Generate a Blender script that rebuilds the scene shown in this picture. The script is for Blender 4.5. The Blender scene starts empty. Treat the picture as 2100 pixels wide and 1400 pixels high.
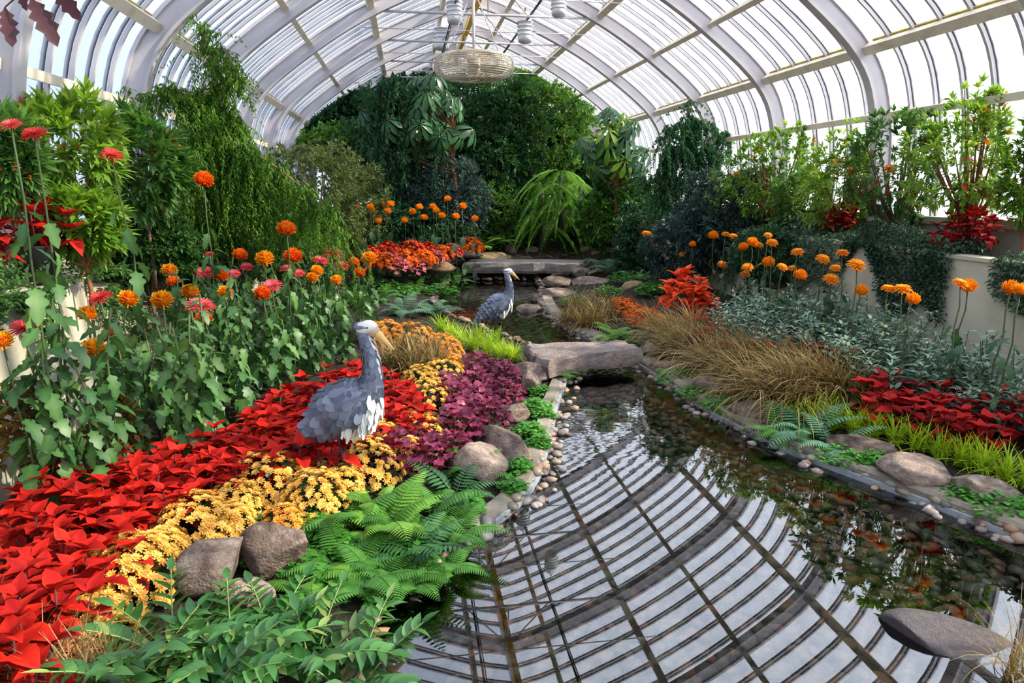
import bpy, bmesh, math, random
import numpy as np
from mathutils import Matrix, Vector

random.seed(7)
rng = np.random.default_rng(7)
scene = bpy.context.scene
COL = scene.collection
PI = math.pi

# ------------------------------------------------------------------ camera
F, CX, CY = 1400.0, 1050.0, 700.0
PITCH = math.atan(315 / 1400)
YAW = math.atan(215 * math.cos(PITCH) / 1400)
EYE = np.array([0, 0, 1.8])
FW = np.array([math.sin(YAW) * math.cos(PITCH), math.cos(YAW) * math.cos(PITCH), -math.sin(PITCH)])
RT = np.array([math.cos(YAW), -math.sin(YAW), 0])
UP = np.cross(RT, FW)
cam = bpy.data.objects.new('camera', bpy.data.cameras.new('camera'))
COL.objects.link(cam)
cam.data.sensor_width = 36
cam.data.lens = 24
cam.data.clip_start = 0.05
cam.location = EYE
cam.rotation_euler = (PI / 2 - PITCH, 0, -YAW)
scene.camera = cam

# ------------------------------------------------------------------ world, sun, exposure
SUN = np.array([0.80, -0.16, 0.58]); SUN = SUN / np.linalg.norm(SUN)
w = bpy.data.worlds.new('world'); scene.world = w; w.use_nodes = True
nt = w.node_tree; nt.nodes.clear()
def wn(t, **k):
    n = nt.nodes.new(t)
    for a, b in k.items(): setattr(n, a, b)
    return n
tc = wn('ShaderNodeTexCoord')
dt = wn('ShaderNodeVectorMath', operation='DOT_PRODUCT'); dt.inputs[1].default_value = SUN
nt.links.new(tc.outputs['Generated'], dt.inputs[0])
rp = wn('ShaderNodeMapRange'); rp.inputs[1].default_value = -0.6; rp.inputs[2].default_value = 0.95
rp.interpolation_type = 'SMOOTHSTEP'
nt.links.new(dt.outputs['Value'], rp.inputs[0])
mx = wn('ShaderNodeMix', data_type='RGBA')
mx.inputs[6].default_value = (0.64, 0.76, 1.02, 1); mx.inputs[7].default_value = (2.2, 2.35, 2.75, 1)
nt.links.new(rp.outputs[0], mx.inputs[0])
bg = wn('ShaderNodeBackground'); bg.inputs[1].default_value = 0.95
nt.links.new(mx.outputs[2], bg.inputs[0])
ow = wn('ShaderNodeOutputWorld'); nt.links.new(bg.outputs[0], ow.inputs[0])
sl = bpy.data.lights.new('sun', 'SUN'); sl.energy = 9.5; sl.angle = math.radians(1.2); sl.color = (1.0, 0.87, 0.68)
so = bpy.data.objects.new('sun', sl); COL.objects.link(so)
so.rotation_euler = Vector(SUN).to_track_quat('Z', 'Y').to_euler()
so.location = (30, -10, 30)
vs = scene.view_settings
vs.view_transform = 'Standard'; vs.look = 'None'; vs.gamma = 1; vs.exposure = 0.46; vs.use_curve_mapping = False
scene.cycles.max_bounces = 5; scene.cycles.diffuse_bounces = 2; scene.cycles.glossy_bounces = 2; scene.cycles.transmission_bounces = 3
scene.cycles.transparent_max_bounces = 6; scene.cycles.use_light_tree = False
scene.cycles.caustics_reflective = False; scene.cycles.caustics_refractive = False

# ------------------------------------------------------------------ pixel -> place helpers
def ray(x, y): return FW + RT * (x - CX) / F - UP * (y - CY) / F
def atz(x, y, z):
    d = ray(x, y); return EYE + d * ((z - EYE[2]) / d[2])
def atx(x, y, X):
    d = ray(x, y); return EYE + d * (X / d[0])
def aty(x, y, Y):
    d = ray(x, y); return EYE + d * (Y / d[1])

# ------------------------------------------------------------------ terrain
POND = np.array([(3.5, -1), (3.42, 1.5), (3.28, 2.4), (3.12, 2.82), (3.02, 3.05), (2.87, 3.44), (2.68, 3.84), (2.48, 4.37), (2.38, 5.05),
    (2.36, 5.68), (2.33, 6.38), (2.28, 6.9), (2.25, 7.4), (2.06, 8.06), (1.92, 9.0), (2.0, 10.2), (2.2, 11.4), (2.5, 12.6), (2.5, 13.9),
    (1.2, 13.9), (.75, 13.2), (.41, 11.98), (.35, 10.8), (.53, 9.61), (1.0, 8.4), (1.35, 7.6), (1.6, 6.9), (1.5, 6.3), (1.19, 5.43), (1.02, 4.8),
    (.89, 4.37), (.74, 3.9), (.57, 3.59), (.32, 3.29), (.04, 2.91), (-.2, 2.72), (-.2, 2.25), (-.3, 1), (-.3, -1)])
def pond_dist(P):
    """signed distance to the pond outline (negative inside)"""
    P = np.asarray(P, float).reshape(-1, 2)
    A = POND; B = np.roll(POND, -1, 0)
    best = np.full(len(P), 1e9); inside = np.zeros(len(P), bool)
    for a, b in zip(A, B):
        ab = b - a; t = np.clip(((P - a) @ ab) / (ab @ ab), 0, 1)
        best = np.minimum(best, np.hypot(*(P - (a + t[:, None] * ab)).T))
        c = ((a[1] > P[:, 1]) != (b[1] > P[:, 1])) & (P[:, 0] < (b[0] - a[0]) * (P[:, 1] - a[1]) / (b[1] - a[1] + 1e-12) + a[0])
        inside ^= c
    return np.where(inside, -best, best)
def zgs(P):
    P = np.asarray(P, float).reshape(-1, 2)
    d = pond_dist(P)
    z = np.where(P[:, 0] > 1.6, .03 + .30 * np.clip((d - .1) / 2.0, 0, 1), .03 + .19 * np.clip((d - .1) / 1.6, 0, 1))
    z = z + .28 * np.clip((P[:, 1] - 13.2) / 2.5, 0, 1)
    return np.where(d < 0, np.maximum(-.13, d * 1.2 + .02), z)
def zg(x, y): return float(zgs([(x, y)])[0])
def G(px, py, h=0.0):
    """the point on the ground (raised by h) that the pixel looks at"""
    z = .2 + h
    for _ in range(8):
        p = atz(px, py, min(z, 1.7)); z = .5 * z + .5 * (max(zg(p[0], p[1]), .0) + h)
    p = atz(px, py, min(z, 1.7))
    return np.array([p[0], p[1], p[2] - h])

# ------------------------------------------------------------------ materials
MATS = {}
def newmat(name):
    m = bpy.data.materials.new(name); m.use_nodes = True
    n = m.node_tree.nodes; n.clear()
    return m, n, m.node_tree.links
def ramp(nodes, cols):
    r = nodes.new('ShaderNodeValToRGB')
    el = r.color_ramp.elements
    el[0].position = 0; el[0].color = (*cols[0], 1)
    el[1].position = 1; el[1].color = (*cols[-1], 1)
    for i, c in enumerate(cols[1:-1]):
        e = el.new((i + 1) / (len(cols) - 1)); e.color = (*c, 1)
    return r
def leafmat(name, cols, trans=.35, rough=.45, spec=.4, objvar=.35):
    """leaf or petal: colour varies from piece to piece, light comes through"""
    m, n, l = newmat(name)
    at = n.new('ShaderNodeAttribute'); at.attribute_name = 'rnd'
    oi = n.new('ShaderNodeObjectInfo')
    a = n.new('ShaderNodeMath'); a.operation = 'MULTIPLY'; a.inputs[1].default_value = objvar
    b = n.new('ShaderNodeMath'); b.operation = 'MULTIPLY_ADD'; b.inputs[1].default_value = 1 - objvar
    l.new(oi.outputs['Random'], a.inputs[0]); l.new(at.outputs['Fac'], b.inputs[0]); l.new(a.outputs[0], b.inputs[2])
    r = ramp(n, cols); l.new(b.outputs[0], r.inputs[0])
    p = n.new('ShaderNodeBsdfPrincipled'); p.inputs['Roughness'].default_value = rough
    p.inputs['Specular IOR Level'].default_value = spec
    l.new(r.outputs[0], p.inputs['Base Color'])
    out = n.new('ShaderNodeOutputMaterial')
    if trans > 0:
        t = n.new('ShaderNodeBsdfTranslucent')
        g = n.new('ShaderNodeMix'); g.data_type = 'RGBA'; g.blend_type = 'MULTIPLY'; g.inputs[0].default_value = 1
        g.inputs[7].default_value = (1.5, 1.35, .8, 1)
        l.new(r.outputs[0], g.inputs[6]); l.new(g.outputs[2], t.inputs[0])
        mx = n.new('ShaderNodeMixShader'); mx.inputs[0].default_value = trans
        l.new(p.outputs[0], mx.inputs[1]); l.new(t.outputs[0], mx.inputs[2]); l.new(mx.outputs[0], out.inputs[0])
    else: l.new(p.outputs[0], out.inputs[0])
    MATS[name] = m; return m
def noisemat(name, cols, scale=6, rough=.8, bump=.3, detail=6, metal=0, spec=.3, objvar=.5, bscale=None):
    m, n, l = newmat(name)
    tc = n.new('ShaderNodeTexCoord'); oi = n.new('ShaderNodeObjectInfo')
    ad = n.new('ShaderNodeVectorMath'); ad.operation = 'MULTIPLY_ADD'; ad.inputs[1].default_value = (1, 1, 1)
    cb = n.new('ShaderNodeCombineXYZ'); ml = n.new('ShaderNodeMath'); ml.operation = 'MULTIPLY'; ml.inputs[1].default_value = 37
    l.new(oi.outputs['Random'], ml.inputs[0]); l.new(ml.outputs[0], cb.inputs[0]); l.new(ml.outputs[0], cb.inputs[1])
    l.new(tc.outputs['Object'], ad.inputs[0]); l.new(cb.outputs[0], ad.inputs[2])
    nz = n.new('ShaderNodeTexNoise'); nz.inputs['Scale'].default_value = scale; nz.inputs['Detail'].default_value = detail
    nz.inputs['Roughness'].default_value = .65
    l.new(ad.outputs[0], nz.inputs['Vector'])
    mr = n.new('ShaderNodeMapRange'); mr.inputs[1].default_value = .3; mr.inputs[2].default_value = .7
    l.new(nz.outputs[0], mr.inputs[0])
    a = n.new('ShaderNodeMath'); a.operation = 'MULTIPLY'; a.inputs[1].default_value = objvar
    b = n.new('ShaderNodeMath'); b.operation = 'MULTIPLY_ADD'; b.inputs[1].default_value = 1 - objvar
    l.new(oi.outputs['Random'], a.inputs[0]); l.new(mr.outputs[0], b.inputs[0]); l.new(a.outputs[0], b.inputs[2])
    r = ramp(n, cols); l.new(b.outputs[0], r.inputs[0])
    p = n.new('ShaderNodeBsdfPrincipled'); p.inputs['Roughness'].default_value = rough; p.inputs['Metallic'].default_value = metal
    p.inputs['Specular IOR Level'].default_value = spec
    l.new(r.outputs[0], p.inputs['Base Color'])
    if bump:
        n2 = n.new('ShaderNodeTexNoise'); n2.inputs['Scale'].default_value = bscale or scale * 4; n2.inputs['Detail'].default_value = 5
        l.new(ad.outputs[0], n2.inputs['Vector'])
        bp = n.new('ShaderNodeBump'); bp.inputs['Strength'].default_value = bump; bp.inputs['Distance'].default_value = .03
        l.new(n2.outputs[0], bp.inputs['Height']); l.new(bp.outputs[0], p.inputs['Normal'])
    out = n.new('ShaderNodeOutputMaterial'); l.new(p.outputs[0], out.inputs[0])
    MATS[name] = m; return m

# foliage colours
leafmat('coleus', [(.07, .003, .012), (.24, .006, .007), (.42, .011, .006), (.54, .026, .009)], .1, .62, .12)
leafmat('coleus_stem', [(.06, .012, .012), (.1, .02, .02)], 0, .6, .3)
leafmat('coleus_dark', [(.12, .004, .01), (.30, .008, .010), (.50, .016, .012)], .12, .62, .15)
leafmat('coleus_orange', [(.45, .02, .01), (.75, .06, .015), (.85, .12, .02)], .25, .5, .3)
leafmat('mum_leaf', [(.012, .045, .016), (.026, .085, .026), (.055, .145, .036), (.12, .24, .06)], .22, .45, .4)
leafmat('mum_leaf_dark', [(.015, .05, .025), (.03, .09, .035), (.06, .14, .05)], .25, .45, .4)
leafmat('stem', [(.03, .06, .02), (.06, .09, .03), (.12, .10, .05)], 0, .6, .3)
leafmat('yellow_mum', [(.55, .20, .03), (.74, .37, .06), (.80, .50, .11), (.86, .62, .22)], .2, .7, .1, .3)
leafmat('peach_mum', [(.6, .2, .1), (.8, .36, .16), (.85, .5, .25)], .2, .7, .1, .3)
leafmat('amber_mum', [(.55, .16, .03), (.8, .32, .05), (.85, .45, .1)], .2, .7, .1, .3)
leafmat('orange_cushion', [(.38, .03, .006), (.62, .09, .008), (.74, .16, .012)], .2, .7, .1, .3)
leafmat('red_cushion', [(.2, .01, .008), (.42, .018, .012), (.55, .04, .015)], .2, .7, .1, .3)
leafmat('ball_yellow', [(.55, .07, .006), (.80, .22, .008), (.88, .40, .015), (.9, .52, .03)], .25, .6, .15, .15)
leafmat('ball_orange', [(.45, .015, .006), (.72, .06, .008), (.84, .17, .01), (.88, .36, .02)], .25, .6, .15, .15)
leafmat('ball_amber', [(.75, .15, .005), (.88, .30, .008), (.92, .42, .012)], .25, .6, .15, .15)
leafmat('spider_pink', [(.55, .03, .05), (.75, .1, .12), (.82, .22, .22)], .25, .6, .15, .15)
leafmat('spider_red', [(.45, .01, .02), (.65, .03, .04), (.75, .12, .1)], .25, .6, .15, .15)
leafmat('heuchera', [(.04, .005, .016), (.13, .012, .04), (.26, .03, .08), (.42, .09, .15)], .2, .4, .4)
leafmat('heuchera_rose', [(.2, .03, .05), (.42, .09, .12), (.55, .2, .2)], .2, .4, .4)
leafmat('sedge', [(.07, .045, .015), (.17, .115, .04), (.30, .22, .085), (.46, .36, .18)], .2, .55, .25)
leafmat('lime_grass', [(.16, .30, .012), (.34, .52, .02), (.52, .68, .05)], .35, .5, .3)
leafmat('fern_light', [(.05, .16, .015), (.09, .24, .025), (.17, .36, .05), (.25, .44, .08)], .3, .5, .3)
leafmat('fern_mid', [(.03, .12, .02), (.07, .22, .03), (.13, .32, .06)], .35, .45, .4)
leafmat('fern_dark', [(.012, .06, .02), (.03, .12, .035), (.06, .18, .05)], .2, .3, .6)
leafmat('fern_blue', [(.04, .12, .07), (.08, .2, .11), (.16, .3, .18)], .3, .5, .3)
leafmat('holly', [(.012, .06, .015), (.03, .12, .025), (.06, .19, .04), (.14, .30, .07)], .25, .32, .5)
leafmat('holly_pale', [(.10, .20, .06), (.2, .32, .08), (.36, .44, .12)], .25, .3, .6)
leafmat('silver', [(.04, .11, .07), (.10, .20, .15), (.2, .31, .25), (.36, .46, .4)], .25, .45, .4)
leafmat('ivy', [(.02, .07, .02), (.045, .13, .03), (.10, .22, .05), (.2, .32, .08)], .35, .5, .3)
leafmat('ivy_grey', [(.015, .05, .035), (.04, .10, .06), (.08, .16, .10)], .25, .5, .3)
leafmat('cover', [(.03, .13, .02), (.07, .26, .03), (.13, .38, .05)], .35, .5, .3)
leafmat('shrub_bright', [(.05, .12, .015), (.10, .24, .02), (.20, .36, .04), (.34, .48, .08)], .45, .4, .4)
leafmat('shrub_mid', [(.02, .075, .015), (.045, .14, .025), (.09, .22, .04), (.2, .34, .07)], .35, .4, .45)
leafmat('shrub_dark', [(.008, .035, .018), (.02, .075, .035), (.045, .14, .055), (.09, .22, .07)], .25, .4, .45)
leafmat('shrub_blue', [(.025, .06, .06), (.05, .10, .10), (.1, .17, .16)], .25, .45, .4)
leafmat('shrub_grey', [(.05, .08, .03), (.10, .15, .05), (.2, .26, .10)], .3, .5, .3)
leafmat('schefflera', [(.012, .06, .025), (.03, .11, .035), (.07, .19, .055)], .3, .3, .5)
leafmat('conifer', [(.03, .09, .012), (.08, .19, .02), (.16, .32, .035), (.26, .44, .06)], .35, .55, .25)
leafmat('conifer_blue', [(.012, .06, .03), (.03, .11, .045), (.06, .18, .06)], .35, .55, .25)
leafmat('red_tips', [(.5, .03, .015), (.75, .08, .02), (.8, .25, .05)], .4, .5, .3)
leafmat('oak_red', [(.02, .002, .005), (.04, .004, .008), (.065, .009, .012)], .1, .4, .4)
leafmat('brown_leaf', [(.1, .05, .02), (.2, .12, .03), (.3, .22, .05)], .3, .5, .3)
leafmat('flower_eye', [(.7, .28, .02), (.8, .4, .03)], 0, .8, .1)
leafmat('feather', [(.04, .048, .08), (.07, .082, .13), (.11, .13, .19), (.17, .195, .27)], 0, .38, .6, .8)
leafmat('feather_white', [(.5, .5, .5), (.7, .69, .66), (.8, .79, .76)], 0, .6, .3)
noisemat('bark', [(.06, .035, .02), (.16, .10, .06), (.28, .19, .12)], 14, .9, .5)
noisemat('bark_red', [(.16, .06, .03), (.3, .13, .06)], 14, .9, .4)
# setting colours
noisemat('soil', [(.012, .009, .007), (.03, .022, .016), (.06, .045, .032)], 30, .95, .8, objvar=0)
noisemat('boulder', [(.045, .03, .024), (.12, .082, .062), (.26, .20, .165), (.44, .35, .28)], 2.2, .8, .6, 10, bscale=12, objvar=.3)
noisemat('boulder_tan', [(.10, .06, .03), (.28, .19, .10), (.45, .34, .21)], 2.2, .85, .6, 10, bscale=12, objvar=.3)
noisemat('boulder_dark', [(.03, .026, .03), (.085, .07, .075), (.16, .125, .13)], 6, .55, .5, 8, bscale=30)
noisemat('slab_stone', [(.10, .078, .07), (.19, .15, .135), (.27, .22, .2)], 7, .8, .6, 10, objvar=.1, bscale=30)
noisemat('slab_grey', [(.10, .088, .08), (.19, .17, .155), (.27, .245, .225)], 7, .85, .6, 10, objvar=.2, bscale=40)
noisemat('kerb', [(.10, .088, .066), (.20, .175, .135), (.30, .265, .21)], 5, .85, .25, 8, objvar=0, bscale=30)
noisemat('liner', [(.16, .19, .22), (.28, .31, .34), (.36, .39, .41)], 5, .6, .2, objvar=0)
noisemat('pebble', [(.06, .06, .045), (.14, .12, .09), (.24, .17, .11), (.34, .15, .08), (.26, .26, .23)], 3, .45, .15, 4, objvar=.85)
noisemat('pebble_dry', [(.12, .09, .08), (.25, .21, .19), (.33, .22, .15), (.36, .35, .36)], 3, .6, .15, 4, objvar=.85)
noisemat('stucco', [(.34, .31, .22), (.45, .42, .32), (.52, .49, .39)], 2.2, .85, .15, 6, objvar=0, bscale=40)
noisemat('white_paint', [(.42, .39, .41), (.50, .47, .49), (.54, .51, .52)], 1.5, .6, .05, 4, objvar=.1)
noisemat('cream_paint', [(.55, .46, .34), (.72, .64, .52), (.76, .70, .60)], 5, .7, .1, 6, objvar=.1)
noisemat('algae_wood', [(.22, .16, .04), (.5, .40, .12), (.62, .55, .3)], 9, .85, .2, 5, objvar=.3)
noisemat('ridge_wood', [(.72, .36, .04), (.85, .5, .08), (.9, .6, .14)], 6, .7, .1, 5, objvar=.2)
noisemat('bar_metal', [(.07, .07, .08), (.13, .13, .14)], 4, .5, .05, 3, objvar=.2)
noisemat('galvanised', [(.42, .42, .44), (.6, .6, .62)], 8, .4, .05, 3, metal=.6)
noisemat('lamp_white', [(.55, .56, .58), (.68, .69, .7)], 3, .5, .02, 3)
noisemat('dark_metal', [(.02, .02, .022), (.05, .05, .055)], 6, .5, .05, 3)
noisemat('fan_cream', [(.50, .43, .33), (.62, .55, .44)], 4, .5, .03, 3)
noisemat('beak', [(.55, .3, .1), (.72, .43, .14), (.78, .55, .25)], 12, .45, .1, 4, objvar=.1)
noisemat('beak_pale', [(.5, .33, .25), (.62, .44, .34)], 12, .5, .1, 4, objvar=.1)
noisemat('neck_blue', [(.085, .10, .15), (.14, .165, .23), (.2, .23, .3)], 16, .5, .2, 4, objvar=.1)
noisemat('pot_black', [(.012, .012, .014), (.03, .03, .03)], 6, .6, .05, 3)
def glassmat():
    m, n, l = newmat('roof_glass')
    tr = n.new('ShaderNodeBsdfTransparent'); tr.inputs[0].default_value = (.93, .95, .96, 1)
    tl = n.new('ShaderNodeBsdfTranslucent'); tl.inputs[0].default_value = (.9, .92, .95, 1)
    gl = n.new('ShaderNodeBsdfGlossy'); gl.inputs['Roughness'].default_value = .12
    tc = n.new('ShaderNodeTexCoord'); nz = n.new('ShaderNodeTexNoise'); nz.inputs['Scale'].default_value = 5; nz.inputs['Detail'].default_value = 8
    l.new(tc.outputs['Object'], nz.inputs['Vector'])
    mr = n.new('ShaderNodeMapRange'); mr.inputs[1].default_value = .35; mr.inputs[2].default_value = .7; mr.inputs[3].default_value = .08; mr.inputs[4].default_value = .26
    l.new(nz.outputs[0], mr.inputs[0])
    m1 = n.new('ShaderNodeMixShader'); m2 = n.new('ShaderNodeMixShader'); m2.inputs[0].default_value = .03
    l.new(mr.outputs[0], m1.inputs[0]); l.new(tr.outputs[0], m1.inputs[1]); l.new(tl.outputs[0], m1.inputs[2])
    l.new(m1.outputs[0], m2.inputs[1]); l.new(gl.outputs[0], m2.inputs[2])
    o = n.new('ShaderNodeOutputMaterial'); l.new(m2.outputs[0], o.inputs[0]); MATS['roof_glass'] = m
glassmat()
def watermat():
    m, n, l = newmat('water')
    fr = n.new('ShaderNodeFresnel'); fr.inputs[0].default_value = 2.1
    tr = n.new('ShaderNodeBsdfTransparent'); tr.inputs[0].default_value = (.9, .91, .84, 1)
    gl = n.new('ShaderNodeBsdfGlossy'); gl.inputs['Roughness'].default_value = .0; gl.inputs[0].default_value = (.92, .95, 1, 1)
    tc = n.new('ShaderNodeTexCoord')
    # a stirred patch where the stream enters, still water elsewhere
    nz = n.new('ShaderNodeTexNoise'); nz.inputs['Scale'].default_value = 5; nz.inputs['Detail'].default_value = 3
    l.new(tc.outputs['Object'], nz.inputs['Vector'])
    sx = n.new('ShaderNodeSeparateXYZ'); l.new(tc.outputs['Object'], sx.inputs[0])
    mr = n.new('ShaderNodeMapRange'); mr.interpolation_type = 'SMOOTHSTEP'; mr.inputs[1].default_value = 3.6; mr.inputs[2].default_value = 5.4; mr.inputs[3].default_value = .0; mr.inputs[4].default_value = .012
    l.new(sx.outputs[1], mr.inputs[0])
    bp = n.new('ShaderNodeBump'); bp.inputs['Distance'].default_value = .25
    l.new(mr.outputs[0], bp.inputs['Strength']); l.new(nz.outputs[0], bp.inputs['Height'])
    l.new(bp.outputs[0], gl.inputs['Normal'])
    mx = n.new('ShaderNodeMixShader'); l.new(fr.outputs[0], mx.inputs[0]); l.new(tr.outputs[0], mx.inputs[1]); l.new(gl.outputs[0], mx.inputs[2])
    o = n.new('ShaderNodeOutputMaterial'); l.new(mx.outputs[0], o.inputs[0]); MATS['water'] = m
watermat()

# ------------------------------------------------------------------ mesh and object helpers
def norm(v): return v / (np.linalg.norm(v, axis=-1, keepdims=True) + 1e-9)
def basis(d, roll=None, up=(0, 0, 1)):
    """rotation matrices whose Y column follows d and whose Z column stays as upright as it can"""
    y = norm(np.atleast_2d(np.asarray(d, float)))
    u = np.broadcast_to(np.asarray(up, float), y.shape)
    x = np.cross(y, u); bad = np.linalg.norm(x, axis=1) < 1e-3
    x[bad] = (1, 0, 0); x = norm(x); z = np.cross(x, y)
    if roll is not None:
        c, s = np.cos(roll)[:, None], np.sin(roll)[:, None]
        x, z = x * c + z * s, z * c - x * s
    return np.stack([x, y, z], -1)
class Acc:
    """collects shapes, then links them as one mesh object"""
    def __init__(s): s.v = []; s.li = []; s.lt = []; s.mi = []; s.r = []; s.n = 0
    def add(s, VF, R=None, S=None, T=None, rnd=None, mat=0):
        V, Fc = VF[0], VF[1]
        V = np.asarray(V, float); nv = len(V)
        flat = np.concatenate([np.asarray(f) for f in Fc]); tot = np.array([len(f) for f in Fc])
        if R is None: W = V[None]; k = 1
        else:
            k = len(R); S = np.broadcast_to(np.asarray(1. if S is None else S, float).reshape(-1, 1) if np.ndim(S) < 2 else S, (k, 3)) if np.ndim(S) < 2 else S
            W = np.einsum('nij,nvj->nvi', R, V[None] * S[:, None, :]) + np.asarray(T, float)[:, None, :]
        s.v.append(W.reshape(-1, 3))
        s.li.append((flat[None] + (s.n + np.arange(k) * nv)[:, None]).ravel()); s.lt.append(np.tile(tot, k))
        s.mi.append(np.full(len(tot) * k, mat))
        if rnd is None: rnd = np.full(k, .5)
        rnd = np.asarray(rnd, float)
        if rnd.ndim == 1 and len(VF) > 2:      # template carries its own colour position
            rr = np.clip(VF[2][None] + (rnd[:, None] - .5) * .5, 0, 1)
        elif rnd.ndim == 1: rr = np.repeat(rnd[:, None], nv, 1)
        else: rr = rnd
        s.r.append(rr.ravel()); s.n += nv * k
        return s
    def mesh(s, name, mats, smooth=True):
        me = bpy.data.meshes.new(name)
        v = np.concatenate(s.v); li = np.concatenate(s.li); lt = np.concatenate(s.lt)
        me.vertices.add(len(v)); me.vertices.foreach_set('co', v.ravel().astype(np.float32))
        me.loops.add(len(li)); me.loops.foreach_set('vertex_index', li.astype(np.int32))
        me.polygons.add(len(lt)); me.polygons.foreach_set('loop_start', (np.cumsum(lt) - lt).astype(np.int32))
        me.polygons.foreach_set('material_index', np.concatenate(s.mi).astype(np.int32))
        me.polygons.foreach_set('use_smooth', np.full(len(lt), smooth))
        a = me.attributes.new('rnd', 'FLOAT', 'POINT'); a.data.foreach_set('value', np.concatenate(s.r).astype(np.float32))
        for m in (mats if isinstance(mats, (list, tuple)) else [mats]): me.materials.append(MATS[m])
        me.update(calc_edges=True)
        return me
CH = {}
def link(name, data, parent=None):
    o = bpy.data.objects.new(name, data); COL.objects.link(o)
    if parent is not None: o.parent = parent; CH.setdefault(parent, []).append(o)
    return o
def obj(name, acc, mats, parent=None, smooth=True): return link(name, acc.mesh(name, mats, smooth), parent)
def inst(name, me, parent, R=None, S=1.0, T=(0, 0, 0)):
    o = link(name, me, parent)
    M = np.eye(4); M[:3, :3] = (np.eye(3) if R is None else R) * (np.asarray(S, float) if np.ndim(S) else S); M[:3, 3] = T
    o.matrix_local = Matrix(M.tolist()); return o
def tag(o, label, cat, group=None, kind=None):
    o['label'] = label; o['category'] = cat
    if group: o['group'] = group
    if kind: o['kind'] = kind
    return o
def struct(o): o['kind'] = 'structure'; return o
def thing(name, label, cat, loc=(0, 0, 0), rz=0, group=None, sc=1.0):
    o = link(name, None); o.empty_display_size = .05
    o.location = loc; o.rotation_euler = (0, 0, rz); o.scale = (sc,) * 3
    return tag(o, label, cat, group)
def copytree(root, loc, rz=0, sc=1.0, label=None, group=None, mat=None):
    def cp(o, parent):
        c = o.copy(); COL.objects.link(c)
        if parent is not None: c.parent = parent; CH.setdefault(parent, []).append(c)
        for ch in CH.get(o, []): cp(ch, c)
        return c
    c = cp(root, None)
    c.location = loc; c.rotation_euler = (0, 0, rz); c.scale = (sc,) * 3 if np.ndim(sc) == 0 else sc
    if label: c['label'] = label
    if group: c['group'] = group
    return c
def put(root, state, loc, rz=0, sc=1.0, label=None, group=None):
    """the first call moves the prototype itself, later calls copy it"""
    if not state.get(root.name):
        state[root.name] = True
        root.location = loc; root.rotation_euler = (0, 0, rz); root.scale = (sc,) * 3 if np.ndim(sc) == 0 else sc
        if label: root['label'] = label
        if group: root['group'] = group
        return root
    return copytree(root, loc, rz, sc, label, group)
USED = {}
def PX(p):
    d = np.asarray(p, float) - EYE; w_ = d @ FW; return CX + F * (d @ RT) / w_, CY - F * (d @ UP) / w_
def zone(p, table):
    x = PX(p)[0]
    for lim, txt in table:
        if x < lim: return txt
    return table[-1][1]

# ------------------------------------------------------------------ shape templates
def leaf(L=1, W=.3, prof=None, fold=.15, curl=.2, base=.02):
    """a leaf along +Y, blade facing +Z: rows of left edge, midrib, right edge"""
    if prof is None: prof = [(0, .12), (.25, .85), (.5, 1), (.78, .6), (1, 0)]
    V = []; Fc = []; rn = []
    for i, (t, q) in enumerate(prof):
        z = -curl * L * t * t; hw = W * q / 2
        V += [(-hw, t * L, z + fold * hw), (0, t * L, z), (hw, t * L, z + fold * hw)]
        if i:
            a = 3 * (i - 1); b = 3 * i
            Fc += [(a, a + 1, b + 1, b), (a + 1, a + 2, b + 2, b + 1)]
    return np.array(V, float), Fc
LOBED = [(0, .08), (.1, .22), (.17, .66), (.25, .84), (.32, .66), (.38, .58), (.47, .96), (.56, .98), (.64, .62), (.7, .6), (.79, .68), (.9, .42), (1, .04)]
OVATE = [(0, .1), (.15, .72), (.35, 1), (.6, .8), (.82, .38), (1, 0)]
LANCE = [(0, .15), (.3, .95), (.6, .85), (1, 0)]
DIAM = [(0, .1), (.45, 1), (1, 0)]
SERR = [(0, .3), (.1, 1), (.16, .72), (.28, .96), (.34, .68), (.46, .85), (.52, .58), (.64, .7), (.7, .45), (.82, .5), (.88, .25), (1, 0)]
def tube(P, r, n=6, cap=True):
    P = np.asarray(P, float); k = len(P); r = np.broadcast_to(np.asarray(r, float), (k,))
    T = norm(np.gradient(P, axis=0)); V = []
    ref = np.array([0, 0, 1.]) if abs(T[0][2]) < .9 else np.array([1., 0, 0])
    for i in range(k):
        x = np.cross(T[i], ref); x /= np.linalg.norm(x) + 1e-9; y = np.cross(x, T[i]); ref = y if k > 2 else ref
        for j in range(n):
            a = 2 * PI * j / n; V.append(P[i] + r[i] * (math.cos(a) * x + math.sin(a) * y))
    Fc = [(i * n + j, i * n + (j + 1) % n, (i + 1) * n + (j + 1) % n, (i + 1) * n + j) for i in range(k - 1) for j in range(n)]
    if cap: Fc += [tuple(range(n))[::-1], tuple((k - 1) * n + j for j in range(n))]
    return np.array(V), Fc
def box(x0, x1, y0, y1, z0, z1):
    V = [(x, y, z) for z in (z0, z1) for y in (y0, y1) for x in (x0, x1)]
    return np.array(V, float), [(0, 2, 3, 1), (4, 5, 7, 6), (0, 1, 5, 4), (2, 6, 7, 3), (0, 4, 6, 2), (1, 3, 7, 5)]
def sweep(P, prof, ups):
    """sweep a closed section (a across, b along ups) down the path P"""
    P = np.asarray(P, float); T = norm(np.gradient(P, axis=0)); U = np.asarray(ups, float); X = norm(np.cross(T, U)); m = len(prof); V = []
    for i in range(len(P)):
        for a, b in prof: V.append(P[i] + X[i] * a + U[i] * b)
    Fc = [(i * m + j, i * m + (j + 1) % m, (i + 1) * m + (j + 1) % m, (i + 1) * m + j) for i in range(len(P) - 1) for j in range(m)]
    Fc += [tuple(range(m))[::-1], tuple((len(P) - 1) * m + j for j in range(m))]
    return np.array(V), Fc
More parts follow.
